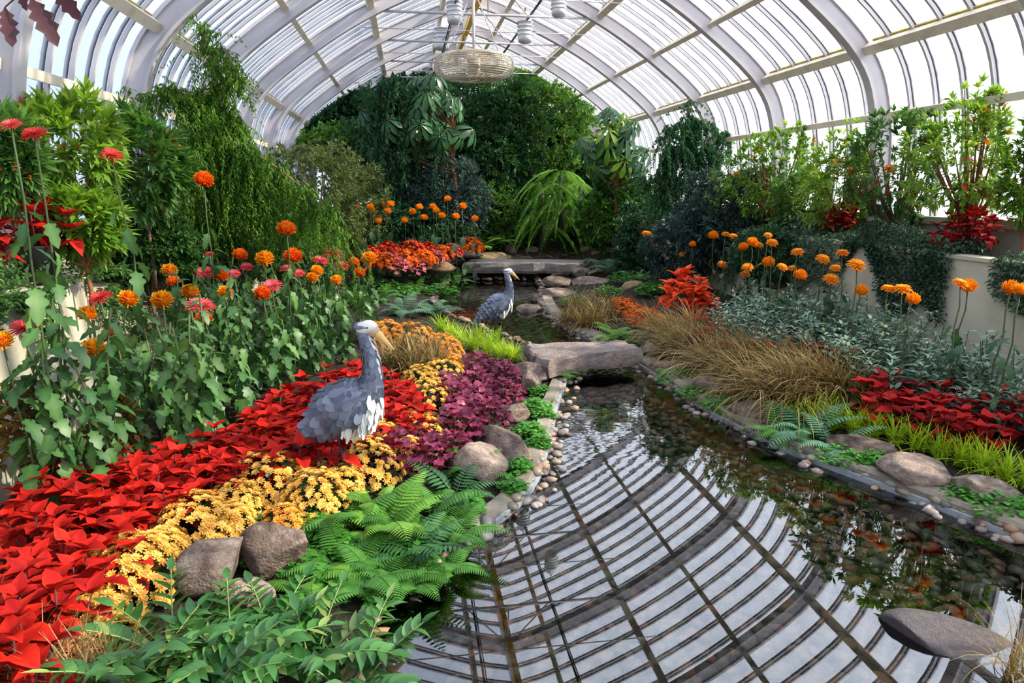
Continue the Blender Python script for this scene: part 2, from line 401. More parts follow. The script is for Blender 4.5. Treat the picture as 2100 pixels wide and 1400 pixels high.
def ico(sub):
    bm = bmesh.new(); bmesh.ops.create_icosphere(bm, subdivisions=sub, radius=1)
    V = np.array([v.co[:] for v in bm.verts]); Fc = [tuple(v.index for v in f.verts) for f in bm.faces]; bm.free(); return V, Fc
ICO1, ICO2, ICO3, ICO4 = ico(1), ico(2), ico(3), ico(4)
def noise3(V, r, octs=3, f0=1.2):
    o = np.zeros(len(V)); a = 1.
    for k in range(octs):
        for _ in range(4):
            d = norm(r.normal(size=3)); o += a * np.sin(V @ d * f0 * (1.9 ** k) * 2 + r.uniform(0, 6.3)) / 4
        a *= .5
    return o
def rockshape(seed, planes=9, sub=ICO3, rough=.05):
    r = np.random.default_rng(seed); V = sub[0].copy()
    for _ in range(planes):
        n = norm(r.normal(size=3)); d = r.uniform(.5, .82); h = V @ n - d
        V = V - np.outer(np.maximum(h, 0) * .97, n)
    V = V * (1 + rough * noise3(V, r, 4, 1.5))[:, None]
    V -= (V.max(0) + V.min(0)) / 2; V /= (V.max(0) - V.min(0)) / 2
    return V, sub[1]

# ------------------------------------------------------------------ the glasshouse
RIDGE = 1.31
# half profile (distance from ridge line, height): eave, five purlin lines, ridge
KP = [(3.98, 1.45), (3.87, 2.57), (3.55, 3.26), (2.72, 3.94), (1.80, 4.50), (.62, 5.02), (0, 5.20)]
def spline(K, per):
    K = np.array(K, float); out = []
    E = np.vstack([2 * K[0] - K[1], K, 2 * K[-1] - K[-2]])
    for i in range(len(K) - 1):
        p0, p1, p2, p3 = E[i:i + 4]
        for j in range(per):
            t = j / per; out.append(.5 * (2 * p1 + (p2 - p0) * t + (2 * p0 - 5 * p1 + 4 * p2 - p3) * t * t + (3 * p1 - p0 - 3 * p2 + p3) * t ** 3))
    out.append(K[-1]); return np.array(out)
PER = 5
PROF = spline(KP, PER)
def path(side, y, inset=0):
    P = np.stack([RIDGE + side * PROF[:, 0], np.full(len(PROF), y), PROF[:, 1]], 1)
    T = norm(np.gradient(P, axis=0)); N = np.stack([T[:, 2] * side, 0 * T[:, 0], -T[:, 0] * side], 1)   # outward
    if inset: P = P - N * inset
    return P, N
RIBS = [7.03 + 2.09 * k for k in range(-5, 7)]
YEND = RIBS[-1]
ceil = struct(link('ceiling', None)); ceil['label'] = 'white curved iron frame of the glasshouse vault'
def rsec(w, d): return [(-w / 2, -d), (w / 2, -d), (w / 2, 0), (-w / 2, 0)]
for y in RIBS:
    for s in (-1, 1):
        P, N = path(s, y); a = Acc()
        a.add(sweep(P, [(-.03, -.20), (.03, -.20), (.03, -.03), (-.03, -.03)], N)); a.add(sweep(P, rsec(.11, .035), N))
        a.add(sweep(P - N * .18, rsec(.11, .03), N))
        obj('rib', a, 'white_paint', ceil, False)
for k in range(1, 6):
    for s in (-1, 1):
        i = k * PER; P, N = path(s, 0)
        p = P[i]; n = N[i]; q = p - n * .07
        a = Acc(); path_y = np.array([[q[0], RIBS[0], q[2]], [q[0], YEND, q[2]]])
        big = k in (2, 4)
        a.add(sweep(path_y, [(-.05, -.045), (.05, -.045), (.05, .03), (-.05, .03)] if big else [(-.035, -.04), (.035, -.04), (.035, .025), (-.035, .025)], np.array([n, n])))
        pu = obj('purlin', a, 'cream_paint', ceil, False)
        if big:
            t = np.array([-n[2], 0, n[0]]) * s
            for j in range(len(RIBS) - 1):
                if RIBS[j] < 2: continue
                b = Acc(); q2 = p - n * .035 + t * (-.0) + np.array([0, 0, .045])
                b.add(sweep(np.array([[q2[0], RIBS[j] + .1, q2[2]], [q2[0], RIBS[j + 1] - .1, q2[2]]]), [(-.03, -.02), (.03, -.02), (.03, .02), (-.03, .02)], np.array([n, n])))
                obj('filler_board', b, 'algae_wood', ceil, False)
a = Acc(); a.add(box(RIDGE - .05, RIDGE + .05, RIBS[0], YEND, 4.98, 5.2))
obj('ridge_beam', a, 'cream_paint', ceil, False)
for j in range(len(RIBS) - 1):
    if RIBS[j] < 2: continue
    b = Acc(); b.add(box(RIDGE - .045, RIDGE + .045, RIBS[j] + .08, RIBS[j + 1] - .08, 4.90, 4.975)); obj('ridge_board', b, 'ridge_wood', ceil, False)
for y in RIBS:
    if y < 2: continue
    tz = KP[4][1] - .12
    a = Acc(); a.add(tube([(RIDGE - 1.72, y, tz), (RIDGE + 1.72, y, tz)], .02, 6)); obj('tie_rod', a, 'white_paint', ceil)
    a = Acc(); a.add(tube([(RIDGE - 1.95, y + 1.05, tz - .02), (RIDGE + 1.95, y + 1.05, tz - .02)], .009, 5)); obj('tie_rod', a, 'white_paint', ceil)
    for s in (-1, 1):
        a = Acc(); a.add(tube([(RIDGE + s * .05, y, 5.0), (RIDGE + s * .62, y, tz)], .012, 5)); obj('brace_rod', a, 'white_paint', ceil)
    a = Acc(); a.add(tube([(RIDGE, y, 5.0), (RIDGE, y, tz)], .012, 5)); obj('hanger_rod', a, 'white_paint', ceil)
# glazing: bars and panes on each slope
for s, nm, lab in ((-1, 'window_1', 'pale blue curved glazing of the vault on the sunlit cream purlin side'), (1, 'window_2', 'bright white curved glazing of the vault on the sunward side')):
    win = struct(link(nm, None)); win['label'] = lab
    P0, N0 = path(s, 0)
    a = Acc(); a.add(sweep(P0 - N0 * .012, [(-.013, -.032), (.013, -.032), (.013, .0), (-.013, .0)], N0), mat=0)
    a.add(sweep(P0 + N0 * .012, [(-.02, -.006), (.02, -.006), (.02, .012), (-.02, .012)], N0), mat=1)
    a.add(sweep(P0 - N0 * .012 + np.array([0, .020, 0]), [(-.006, -.024), (.006, -.024), (.008, .0), (-.008, .0)], N0), mat=1)
    bar = a.mesh('glazing_bar', ['white_paint', 'bar_metal'], False)
    pm = []
    for k in range(6):
        a = Acc(); seg = slice(k * PER, (k + 1) * PER + 1)
        a.add(sweep(P0[seg], [(-.168, 0), (.168, 0), (.168, .006), (-.168, .006)], N0[seg])); pm.append(a.mesh('pane', 'roof_glass'))
    far = Acc()
    for j in range(len(RIBS) - 1):
        y0 = RIBS[j]
        for i in range(6):
            yc = y0 + 2.09 * (i + .5) / 6
            if i: inst('glazing_bar', bar, win, T=(0, y0 + 2.09 * i / 6, 0))
            for k in range(6):
                if 1 <= j <= 8: inst('pane', pm[k], win, T=(0, yc, 0))
                else:
                    seg = slice(k * PER, (k + 1) * PER + 1)
                    far.add(sweep(P0[seg] + np.array([0, yc, 0]), [(-.168, 0), (.168, 0), (.168, .006), (-.168, .006)], N0[seg]))
    o = obj('distant_panes', far, 'roof_glass', win); o['kind'] = 'stuff'
# end gable: glazed with mullions
win = struct(link('window_3', None)); win['label'] = 'glazed end gable of the glasshouse behind the tall trees'
def ztop(x):
    d = abs(x - RIDGE); q = PROF[::-1]; return float(np.interp(d, q[:, 0], q[:, 1]))
for i in range(23):
    x0 = RIDGE - 3.9 + 7.8 * i / 23; x1 = x0 + 7.8 / 23
    a = Acc(); a.add(box(x0 - .02, x0 + .02, YEND - .06, YEND, .2, ztop(x0))); obj('mullion', a, 'white_paint', win, False)
    a = Acc(); z1 = min(ztop(x0), ztop(x1)); a.add(box(x0 + .02, x1 - .02, YEND - .03, YEND - .025, .9, z1)); obj('pane', a, 'roof_glass', win, False)
a = Acc(); a.add(box(RIDGE - 3.95, RIDGE + 3.95, YEND - .08, YEND + .02, .0, .9)); struct(obj('wall_back', a, 'stucco', None, False))
for s, nm in ((-1, 'wall_left'), (1, 'wall_right')):
    a = Acc(); x = RIDGE + s * 4.0; a.add(box(x - .1, x + .1, RIBS[0], YEND, -.2, 1.45)); a.add(box(x - .16, x + .16, RIBS[0], YEND, 1.45, 1.52))
    struct(obj(nm, a, 'stucco', None, False))

# ground
gx = np.arange(-2.85, 5.5, .085); gy = np.arange(-3, YEND + .2, .085)
XX, YY = np.meshgrid(gx, gy); Pg = np.stack([XX.ravel(), YY.ravel()], 1); zz = zgs(Pg)
zz = zz + np.where(zz > .05, rng.normal(0, .012, len(zz)), 0)
nx = len(gx); idx = np.arange(len(Pg)).reshape(len(gy), nx)
quads = np.stack([idx[:-1, :-1].ravel(), idx[:-1, 1:].ravel(), idx[1:, 1:].ravel(), idx[1:, :-1].ravel()], 1)
a = Acc(); a.v.append(np.column_stack([Pg, zz])); a.li.append(quads.ravel()); a.lt.append(np.full(len(quads), 4)); a.mi.append(np.zeros(len(quads))); a.r.append(np.zeros(len(Pg))); a.n = len(Pg)
fl = struct(obj('floor', a, 'soil')); fl['label'] = 'dark planting soil and pond bed'
a = Acc(); gy2 = np.linspace(-1.2, 14.1, 60); V = []; Fc = []
for i, y in enumerate(gy2): V += [(-1., y, 0), (3.8, y, 0)]
Fc = [(2 * i, 2 * i + 1, 2 * i + 3, 2 * i + 2) for i in range(59)]
a.add((np.array(V), Fc)); tag(struct(obj('pond_water', a, 'water')), 'still clear pond water reflecting the vaulted roof', 'water')
# planter walls
def wallsweep(name, pts, z1, th, label):
    P = np.array([(x, y, 0) for x, y in pts], float); a = Acc()
    a.add(sweep(P, [(-th / 2, -.2), (th / 2, -.2), (th / 2, z1), (-th / 2, z1)], np.tile([0, 0, 1.], (len(P), 1))))
    a.add(sweep(P, [(-th / 2 - .015, z1), (th / 2 + .015, z1), (th / 2 + .015, z1 + .03), (-th / 2 - .015, z1 + .03)], np.tile([0, 0, 1.], (len(P), 1))))
    o = struct(obj(name, a, 'stucco', None, False)); o['label'] = label
wallsweep('wall_planter_left', [(-2.15, -1), (-2.15, 2), (-2.17, 3.5), (-2.2, 4.6), (-2.26, 5.0), (-2.42, 5.25), (-2.7, 5.35)], 1.2, .14, 'cream stucco planter wall in sun behind the tall chrysanthemums')
wallsweep('wall_planter_left', [(-2.5, 5.5), (-2.48, 8), (-2.45, 12), (-2.45, 18)], 1.0, .14, 'cream stucco planter wall beyond the weeping conifer')
wallsweep('wall_planter_right', [(4.75, -1), (4.72, 3), (4.62, 5), (4.55, 7), (4.55, 10), (4.6, 17)], 1.22, .14, 'grey shaded stucco planter wall behind the silver foliage')
for x0, x1, y0, y1, nm in ((-2.75, -2.25, -1, 5.2, 'floor_planter_left'), (-2.75, -2.5, 5.3, 18, 'floor_planter_left'), (4.7, 5.25, -1, 17, 'floor_planter_right')):
    a = Acc(); a.add(box(x0, x1, y0, y1, .1, 1.12 if x0 > 0 else .98)); struct(obj(nm, a, 'soil', None, False))
# pond kerbs
def kerb(name, i0, i1, label, w=.17, h=.085):
    P = POND[i0:i1 + 1]; Q = [P[0]]
    for k in range(len(P) - 1):
        for t in (.25, .5, .75, 1): Q.append(P[k] * (1 - t) + P[k + 1] * t)
    Q = np.array(Q)
    for _ in range(4): Q[1:-1] = .25 * Q[:-2] + .5 * Q[1:-1] + .25 * Q[2:]
    P3 = np.column_stack([Q, np.zeros(len(Q))]); U = np.tile([0, 0, 1.], (len(Q), 1)); a = Acc()
    T = norm(np.gradient(P3, axis=0)); out = np.cross(T, U)                   # polygon runs anticlockwise: outside is to the right
    a.add(sweep(P3 + out * w / 2, [(-w / 2, -.02), (w / 2, -.2), (w / 2, h), (-w / 2 + .02, h), (-w / 2, h - .02)], U))
    a.add(sweep(P3 + out * -.008, [(-.012, -.16), (.01, -.16), (.01, .035), (-.012, .035)], U), mat=1)
    o = struct(obj(name, a, ['kerb', 'liner'], None, False)); o['label'] = label
kerb('trim_1', 1, 11, 'tan concrete pond kerb along the lime grass bank')
kerb('trim_2', 12, 16, 'tan concrete kerb of the rear pond beside the sedge')
kerb('trim_3', 26, 33, 'tan concrete pond kerb beside the purple plants and boulders', .11, .06)

# ------------------------------------------------------------------ stone: slabs, boulders, ledges, pebbles
def slab(name, label, pts, z1, th, mat, seed):
    """a thick flat stone with broken edges"""
    r = np.random.default_rng(seed); c = np.mean(pts, 0); out = []
    n = len(pts)
    for i in range(n):
        for t in np.arange(0, 1, .12):
            p = np.array(pts[i]) * (1 - t) + np.array(pts[(i + 1) % n]) * t; out.append(p + r.normal(0, .022, 2))
    out = np.array(out); m = len(out); V = []
    for k, (z, g) in enumerate(((0, .93), (.25, .99), (.62, 1.0), (.9, .985), (1, .955))):
        V += [(*(c + (p - c) * (g + r.normal(0, .012))), z1 - th + th * z + r.normal(0, .004) - c[0] * 0) for p in out]
    for g in (.7, .35):
        V += [(*(c + (p - c) * g), z1 + r.normal(0, .005)) for p in out]
    V.append((*c, z1)); V = np.array(V); V[:, :2] -= c; V[:, 2] -= z1 - th
    Fc = [(k * m + j, k * m + (j + 1) % m, (k + 1) * m + (j + 1) % m, (k + 1) * m + j) for k in range(6) for j in range(m)]
    Fc += [(6 * m + j, 6 * m + (j + 1) % m, 7 * m) for j in range(m)] + [tuple(range(m))[::-1]]
    a = Acc(); a.add((V, Fc)); o = obj(name, a, mat, None, False); o.location = (*c, z1 - th); tag(o, label, 'bridge'); return o
zt = .26
q = [atz(px, py, zt)[:2] for px, py in ((1112, 737), (1315, 714), (1280, 697), (1075, 706))]
slab('stone_slab_bridge', 'broad pinkish stone slab bridging the pond in front of the far heron', q, zt, .17, 'slab_stone', 3)
zt2 = float(aty(950, 541, 13.4)[2]); q2 = [aty(948, 541, 13.4)[:2], aty(1190, 566, 12.9)[:2] + np.array([0, 0]), aty(1215, 566, 12.9)[:2] + np.array([.2, .75]), aty(955, 541, 13.4)[:2] + np.array([.15, .8])]
slab('stone_slab_bridge', 'long grey stone slab bridging the stream behind the far heron', q2, zt2 + .02, .2, 'slab_grey', 5)
ROCKS = [Acc().add(rockshape(s, 11, ICO4, .06)).mesh('boulder', 'boulder') for s in (11, 12, 13, 14, 15, 16)]
ROCKT = [Acc().add(rockshape(s, 8, ICO3)).mesh('boulder', 'boulder_tan') for s in (21, 22, 23)]
def rock(px, py, wpx, hpx, label, k=0, rz=0., tan=False, asp=.8, sink=.25, name='boulder', mesh=None, Y=None, z=None):
    """boulder whose outline is about wpx by hpx round the pixel"""
    c = G(px, py + hpx * .3) if Y is None else aty(px, py + hpx * .3, Y)
    d = float((c - EYE) @ FW); w2 = wpx * d / F / 2
    h2 = max(hpx * d / F / 2 * .95, .02)
    o = link(name, mesh or (ROCKT if tan else ROCKS)[k % (3 if tan else 6)])
    o.location = (c[0], c[1], (zg(c[0], c[1]) if Y is None else c[2]) + h2 * (1 - sink)); o.scale = (w2, w2 * asp, h2); o.rotation_euler = (0, 0, rz)
    return tag(o, label, 'rock')
rock(420, 1165, 165, 125, 'pale rounded boulder beside the cluster of glossy variegated leaves', 0, .3)
rock(568, 1130, 150, 125, 'brown leaning boulder between yellow chrysanthemums and the big fern', 1, -.4)
rock(508, 1225, 115, 105, 'small pale boulder wedged below the brown leaning boulder', 2, .2)
rock(985, 955, 108, 92, 'pinkish boulder with a flat top next to the big fern', 3, .5)
rock(1032, 912, 132, 86, 'tan boulder lying at the pond edge behind the pinkish boulder', 4, -.5)
rock(998, 868, 62, 42, 'small grey-brown boulder between purple plants and tan boulder', 5, .2)
rock(1052, 850, 78, 42, 'flat brown stone lying beside the purple plants and kerb', 0, .8)
rock(1085, 785, 55, 60, 'split grey upright stone beside the purple plants', 2, .4)
rock(1088, 762, 85, 45, 'smooth orange-tan boulder above the split grey stone', 4, .0)
rock(1100, 748, 32, 36, 'small tan stone against the near stone slab bridge', 1, 1.)
rock(1335, 722, 42, 44, 'upright brown stone at the end of the near slab bridge', 3, .7)
rock(1370, 750, 75, 24, 'flat stone between slab bridge and green ground cover', 5, .3)
rock(1460, 792, 84, 44, 'brown kerb-side stone above a patch of green cover', 1, -.4)
rock(1540, 842, 105, 46, 'long brown stone in front of the sedge on the bank', 0, -.45)
rock(1585, 868, 60, 26, 'narrow layered brown stone beside the bank ferns', 2, -.4)
rock(1768, 914, 135, 50, 'long flat brown stone below the lime grass row', 4, -.35)
rock(1868, 970, 130, 70, 'large angular brown boulder on the kerb below the lime grass', 3, -.3)
rock(2022, 1000, 130, 56, 'brown stone behind the bright clover patch on the bank', 5, -.3)
rock(1940, 1000, 22, 20, 'fist-sized brown stone beside the large angular boulder', 1)
rock(2008, 1062, 30, 16, 'pale pinkish cobble lying on the pond kerb', 4)
rock(905, 612, 50, 22, 'dark wet boulder at the rear pond edge by the ferns', 0, 0, mesh=Acc().add(rockshape(33, 5)).mesh('boulder', 'boulder_dark'))
rock(1085, 625, 55, 40, 'reddish boulder standing in the rear pond behind the far heron', 1)
# ledges round the rear pond
for i, (px, py, wp, hp, Y, t, lab) in enumerate((
    (845, 555, 62, 26, 12.6, 1, 'golden flat ledge stone under the rose-leaved plants, nearer piece'),
    (900, 552, 72, 30, 12.6, 1, 'golden flat ledge stone beside the far slab bridge'),
    (905, 533, 55, 16, 13.6, 0, 'brown flat stone at the back of the red flower bed'),
    (960, 524, 60, 16, 14.2, 0, 'dark flat stone below the orange flower cushion'),
    (1010, 530, 82, 22, 14.6, 1, 'long ochre ledge stone behind the far slab bridge'),
    (1048, 514, 28, 32, 15.2, 0, 'upright brown stone below the hanging fern'),
    (1088, 520, 40, 26, 15.2, 0, 'brown block of stone below the hanging fern'),
    (1135, 536, 60, 16, 15.0, 0, 'flat stone in the stream bed behind the far bridge'),
    (1200, 520, 46, 26, 15, 1, 'mossy tan stone at the mouth of the dark grotto'),
    (1222, 528, 40, 32, 14.6, 1, 'mossy ochre stone left of the blue fern'),
    (1225, 508, 28, 18, 15.4, 0, 'small pale stone above the mossy ochre stone'),
    (1215, 548, 70, 26, 13.8, 1, 'flat tan ledge stone at the end of the far slab bridge'),
    (1150, 563, 42, 28, 13.1, 1, 'tan stone under the far end of the slab bridge'),
    (1190, 566, 44, 32, 12.8, 0, 'grey-brown stone left of the tan wedge'),
    (1228, 562, 48, 24, 12.7, 0, 'pinkish wedge stone beside the far bridge end'),
    (1140, 583, 62, 28, 12.0, 0, 'square-cut brown ledge stone beside the heron beak'),
    (1215, 583, 86, 30, 11.8, 0, 'long brown ledge stone in the middle of the steps'),
    (1150, 604, 82, 26, 11.0, 0, 'pale flat step stone beside the rear pond'),
    (1210, 606, 70, 20, 11.0, 0, 'low flat step stone behind the sedge'),
    (1300, 596, 62, 34, 10.6, 1, 'rounded mossy boulder behind the orange cushions'),
    (1345, 622, 62, 22, 9.8, 1, 'flat mossy stone behind the orange cushions'),
    (1400, 632, 70, 24, 9.2, 0, 'purple-brown flat stone below the red plants'),
    (1440, 640, 44, 18, 8.8, 0, 'low dark red stone beside the silver foliage'))):
    rock(px, py, wp, hp, lab, i, .2 * (i % 5) - .4, bool(t), .7, .1, 'ledge_stone', Y=Y)
# stones that carry the grotto
for i, (px, py, wp, hp, Y) in enumerate(((1165, 478, 44, 90, 16.2), (1118, 490, 40, 60, 16.4), (1212, 480, 40, 70, 16.4))):
    o = rock(px, py, wp, hp, ('dark grotto rock behind the hanging fern, tallest of three', 'dark grotto rock left of the tall one', 'dark grotto rock right of the tall one')[i], i, .3 * i, Y=Y, mesh=Acc().add(rockshape(40 + i, 7)).mesh('boulder', 'boulder_dark'))
# dark boulder lying in the water
o = link('boulder', Acc().add(rockshape(77, 4, ICO4, .04)).mesh('boulder', 'boulder_dark'))
c = atz(1945, 1305, 0); o.location = (c[0], c[1], -.032); o.scale = (.255, .15, .075); o.rotation_euler = (.05, .1, -.5); tag(o, 'smooth dark purple boulder lying half under water', 'rock')
# pebbles on the pond bed: the nearest one by one, the rest as one mass
PEB = [Acc().add(rockshape(s, 4, ICO1, .03)).mesh('pebble', 'pebble') for s in (51, 52, 53)]
PEBD = [Acc().add(rockshape(s, 4, ICO1, .03)).mesh('pebble', 'pebble_dry') for s in (51, 52, 53)]
pts = []
pp = rng.uniform((-.4, 1.6), (3.5, 13.8), (26000, 2)); dd = pond_dist(pp)
pp = pp[(dd < .03)]; dd = dd[dd < .03] if False else pond_dist(pp)
cell = {}
for (x, y), d in zip(pp, dd):
    s = .030 + .03 * random.random() ** 2
    if y > 7: s *= 1.3
    k = (int(x / .075), int(y / .062))
    if cell.get(k, 0) >= 1: continue
    cell[k] = 1; pts.append((x, y, s))
def vis(p):
    x, y, _ = p; d = np.array([x, y, 0]) - EYE; wv = d @ FW
    u = CX + F * (d @ RT) / wv; v = CY - F * (d @ UP) / wv
    return -20 < u < 2120 and v < 1420 and (u > 1600 or u < 1000 or v < 1000)
pts.sort(key=lambda p: (not vis(p), p[1]))
zb = zgs([(p[0], p[1]) for p in pts])
allp = np.array(pts); keepA = Acc()
for i, (x, y, s) in enumerate(pts[:190]):
    o = link('pebble', PEB[i % 3]); o.location = (x, y, zb[i] + s * .35); o.scale = (s, s * .75, s * .5); o.rotation_euler = (random.uniform(-.3, .3), random.uniform(-.3, .3), random.uniform(0, 6))
    tag(o, 'smooth wet pebble lying on the pond bed', 'pebble', 'pebbles on the near pond bed')
for k in range(3):
    r = allp[190:][k::3]; z = zb[190:][k::3]; m = len(r); an = rng.uniform(0, 6.3, m)
    R = basis(np.stack([np.cos(an), np.sin(an), rng.uniform(-.2, .2, m)], 1))
    keepA.add(rockshape(51 + k, 4, ICO1, .03), R, np.stack([r[:, 2] * .8, r[:, 2], r[:, 2] * .5], 1), np.column_stack([r[:, :2], z + r[:, 2] * .35]), rng.random(m))
m_, n_, l_ = newmat('pebble_mass')
at_ = n_.new('ShaderNodeAttribute'); at_.attribute_name = 'rnd'; r_ = ramp(n_, [(.06, .06, .045), (.14, .12, .09), (.24, .17, .11), (.36, .15, .08), (.24, .24, .21), (.09, .09, .085)])
p_ = n_.new('ShaderNodeBsdfPrincipled'); p_.inputs['Roughness'].default_value = .45; o_ = n_.new('ShaderNodeOutputMaterial')
l_.new(at_.outputs['Fac'], r_.inputs[0]); l_.new(r_.outputs[0], p_.inputs['Base Color']); l_.new(p_.outputs[0], o_.inputs[0]); MATS['pebble_mass'] = m_
tag(obj('pebbles', keepA, 'pebble_mass'), 'river pebbles covering the pond bed', 'pebbles', kind='stuff')
# dry pebbles along the kerbs
for i in range(110):
    if i < 50: k = random.choice(range(26, 32)); t = random.random(); b = POND[k] * (1 - t) + POND[(k + 1) % len(POND)] * t + np.array([random.uniform(0, .16), random.uniform(-.04, .04)]); z = .0
    elif i < 85: k = random.choice(range(2, 12)); t = random.random(); b = POND[k] * (1 - t) + POND[k + 1] * t + np.array([random.uniform(-.13, -.02), 0]); z = .0
    else: b = np.array([random.uniform(.8, 2.3), random.uniform(13.3, 13.9)]); z = .02
    s = random.uniform(.022, .045) * (1.6 if i >= 85 else 1); o = link('pebble', PEBD[i % 3]); o.location = (*b, z + s * .2); o.scale = (s, s * .8, s * .6); o.rotation_euler = (0, 0, random.uniform(0, 6))
    g = ('dry pebbles beside the left kerb', 'dry pebbles along the bank kerb', 'dry pebbles under the far bridge')[0 if i < 50 else 1 if i < 85 else 2]
    tag(o, ('dry rounded pebble at the waterline beside the purple plants', 'dry rounded pebble at the waterline of the grassy bank', 'pale pebble in the stream under the far slab bridge')[0 if i < 50 else 1 if i < 85 else 2], 'pebble', g)

# ------------------------------------------------------------------ herons
def loft(S, n=14):
    V = []; k = len(S)
    C = np.array([(s[0], 0, s[1]) for s in S]); T = norm(np.gradient(C, axis=0))
    for i, s in enumerate(S):
        nrm = np.array([-T[i][2], 0, T[i][0]])
        for j in range(n):
            a = 2 * PI * j / n; V.append(C[i] + nrm * s[2] * math.cos(a) + np.array([0, 1, 0]) * s[3] * math.sin(a))
    Fc = [(i * n + j, (i + 1) * n + j, (i + 1) * n + (j + 1) % n, i * n + (j + 1) % n) for i in range(k - 1) for j in range(n)] + [tuple(range(n)), tuple((k - 1) * n + j for j in range(n))[::-1]]
    return np.array(V), Fc
BODY = [(-.30, .255, .006, .012), (-.25, .30, .03, .035), (-.18, .365, .07, .075), (-.10, .43, .11, .105), (-.02, .49, .135, .125), (.06, .535, .14, .125), (.12, .57, .115, .10), (.165, .61, .075, .07), (.18, .65, .05, .05)]
NECK = [(.11, .56, .10, .085), (.155, .63, .075, .065), (.17, .70, .056, .05), (.165, .77, .046, .042), (.15, .84, .040, .037), (.135, .89, .037, .035), (.13, .93, .036, .036)]
def heron(name, label, loc, rz, sc):
    t = thing(name, label, 'heron sculpture', loc, rz, 'metal heron sculptures', sc)
    a = Acc(); a.add(loft(BODY)); obj('body', a, 'neck_blue', t)
    a = Acc(); a.add(loft(NECK)); nk = obj('neck', a, 'neck_blue', t)
    a = Acc(); V = ICO3[0] * np.array([.062, .042, .040]); V[:, 2] += .006 * np.sin(V[:, 0] * 40); a.add((V + np.array([.145, 0, .95]), ICO3[1])); hd = obj('head', a, 'feather_white', t)
    a = Acc(); a.add(loft([(.10, .968, .012, .03), (.085, .960, .012, .024), (.07, .945, .004, .008)], 8)); obj('crest', a, 'neck_blue', hd)
    for s in (-1, 1):
        a = Acc(); a.add((ICO2[0] * np.array([.045, .006, .012]) + np.array([.125, s * .037, .955]), ICO2[1])); obj('eye_stripe', a, 'neck_blue', hd)
        a = Acc(); a.add((ICO1[0] * .007 + np.array([.165, s * .036, .957]), ICO1[1])); obj('eye', a, 'dark_metal', hd)
    a = Acc(); a.add(loft([(.175, .94, .032, .028), (.20, .925, .028, .022), (.225, .905, .022, .017), (.26, .872, .013, .011), (.30, .835, .004, .004)], 10)); bk = obj('beak', a, 'beak', t)
    a = Acc(); a.add(loft([(.165, .945, .036, .034), (.19, .932, .034, .029), (.205, .92, .030, .024)], 10)); obj('beak_base', a, 'beak_pale', bk)
    for s, fx in ((-1, .03), (1, -.06)):
        a = Acc(); a.add(tube([(-.04, s * .05, .40), (-.035 + fx * .2, s * .05, .30), (fx, s * .055, -.03)], [.016, .009, .007], 6))
        for an in (-.5, 0, .5, PI): a.add(tube([(fx, s * .055, .012), (fx + .07 * math.cos(an), s * .055 + .07 * math.sin(an), .0)], [.006, .004], 5))
        obj('leg', a, 'dark_metal', t)
    fme = Acc().add(leaf(1, .72, [(0, .45), (.3, .9), (.6, 1), (.85, .72), (1, .25)], -.18, .10)).mesh('feather', 'feather')
    # overlapping sheet-metal feathers on the body, row by row from the tail
    S = np.array(BODY); C = np.array([(s[0], 0, s[1]) for s in S]); Tn = norm(np.gradient(C, axis=0))
    for i in range(15):
        u = .6 + i * .5
        i0 = min(int(u), 7); f = u - i0
        c = C[i0] * (1 - f) + C[i0 + 1] * f; tn = norm(Tn[i0] * (1 - f) + Tn[i0 + 1] * f); rv, rl = S[i0, 2:] * (1 - f) + S[i0 + 1, 2:] * f
        nr = np.array([-tn[2], 0, tn[0]]); m = max(4, int(round(2 * PI * (rv + rl) / 2 / .043)))
        for j in range(m):
            an = 2 * PI * (j + .5 * (i % 2)) / m + random.uniform(-.06, .06)
            if math.cos(an) < -.93 and i > 4: continue
            ou = norm(nr * math.cos(an) / rv + np.array([0, 1, 0]) * math.sin(an) / rl)
            p = c + nr * rv * math.cos(an) * 1.01 + np.array([0, 1, 0]) * rl * math.sin(an) * 1.01
            d = norm(-tn + ou * .40 + rng.normal(0, .12, 3)); L = .08 + .012 * random.random()
            inst('feather', fme, t, basis(d, up=ou)[0], (L, L, L), p - d * L * .2)
    S = np.array(NECK); C = np.array([(s[0], 0, s[1]) for s in S]); Tn = norm(np.gradient(C, axis=0))
    wme = Acc().add(leaf(1, .4, [(0, .5), (.5, 1), (1, .3)], -.15, .06)).mesh('feather', 'feather_white')
    for i in range(13):
        u = i * .45; i0 = min(int(u), 5); f = u - i0
        c = C[i0] * (1 - f) + C[i0 + 1] * f; tn = norm(Tn[i0]); rv, rl = S[i0, 2:] * (1 - f) + S[i0 + 1, 2:] * f; nr = np.array([-tn[2], 0, tn[0]])
        m = max(6, int(2 * PI * rl / .03))
        for j in range(m):
            an = 2 * PI * (j + .5 * (i % 2)) / m; front = math.cos(an) < -.72
            ou = norm(nr * math.cos(an) + np.array([0, 1, 0]) * math.sin(an)); p = c + nr * rv * math.cos(an) + np.array([0, 1, 0]) * rl * math.sin(an)
            d = norm(-tn + ou * .3 + rng.normal(0, .1, 3)); L = .045
            inst('feather', wme if front else fme, nk, basis(d, up=ou)[0], L, p)
    for j in range(64):   # white breast plumes
        f = (j / 63) ** .8; s = random.uniform(-1, 1)
        p = np.array([np.interp(f, [0, .3, .65, 1], [.222, .212, .160, .075]) - .05 * s * s, s * .09, np.interp(f, [0, .3, .65, 1], [.60, .49, .425, .375]) + .035 * s * s]); d = norm(np.array([-.25 + .25 * (1 - f), s * .12, -1]) + rng.normal(0, .12, 3))
        inst('plume', wme, t, basis(d, up=(1, s, .2))[0], .07 + .03 * random.random(), p)
    return t
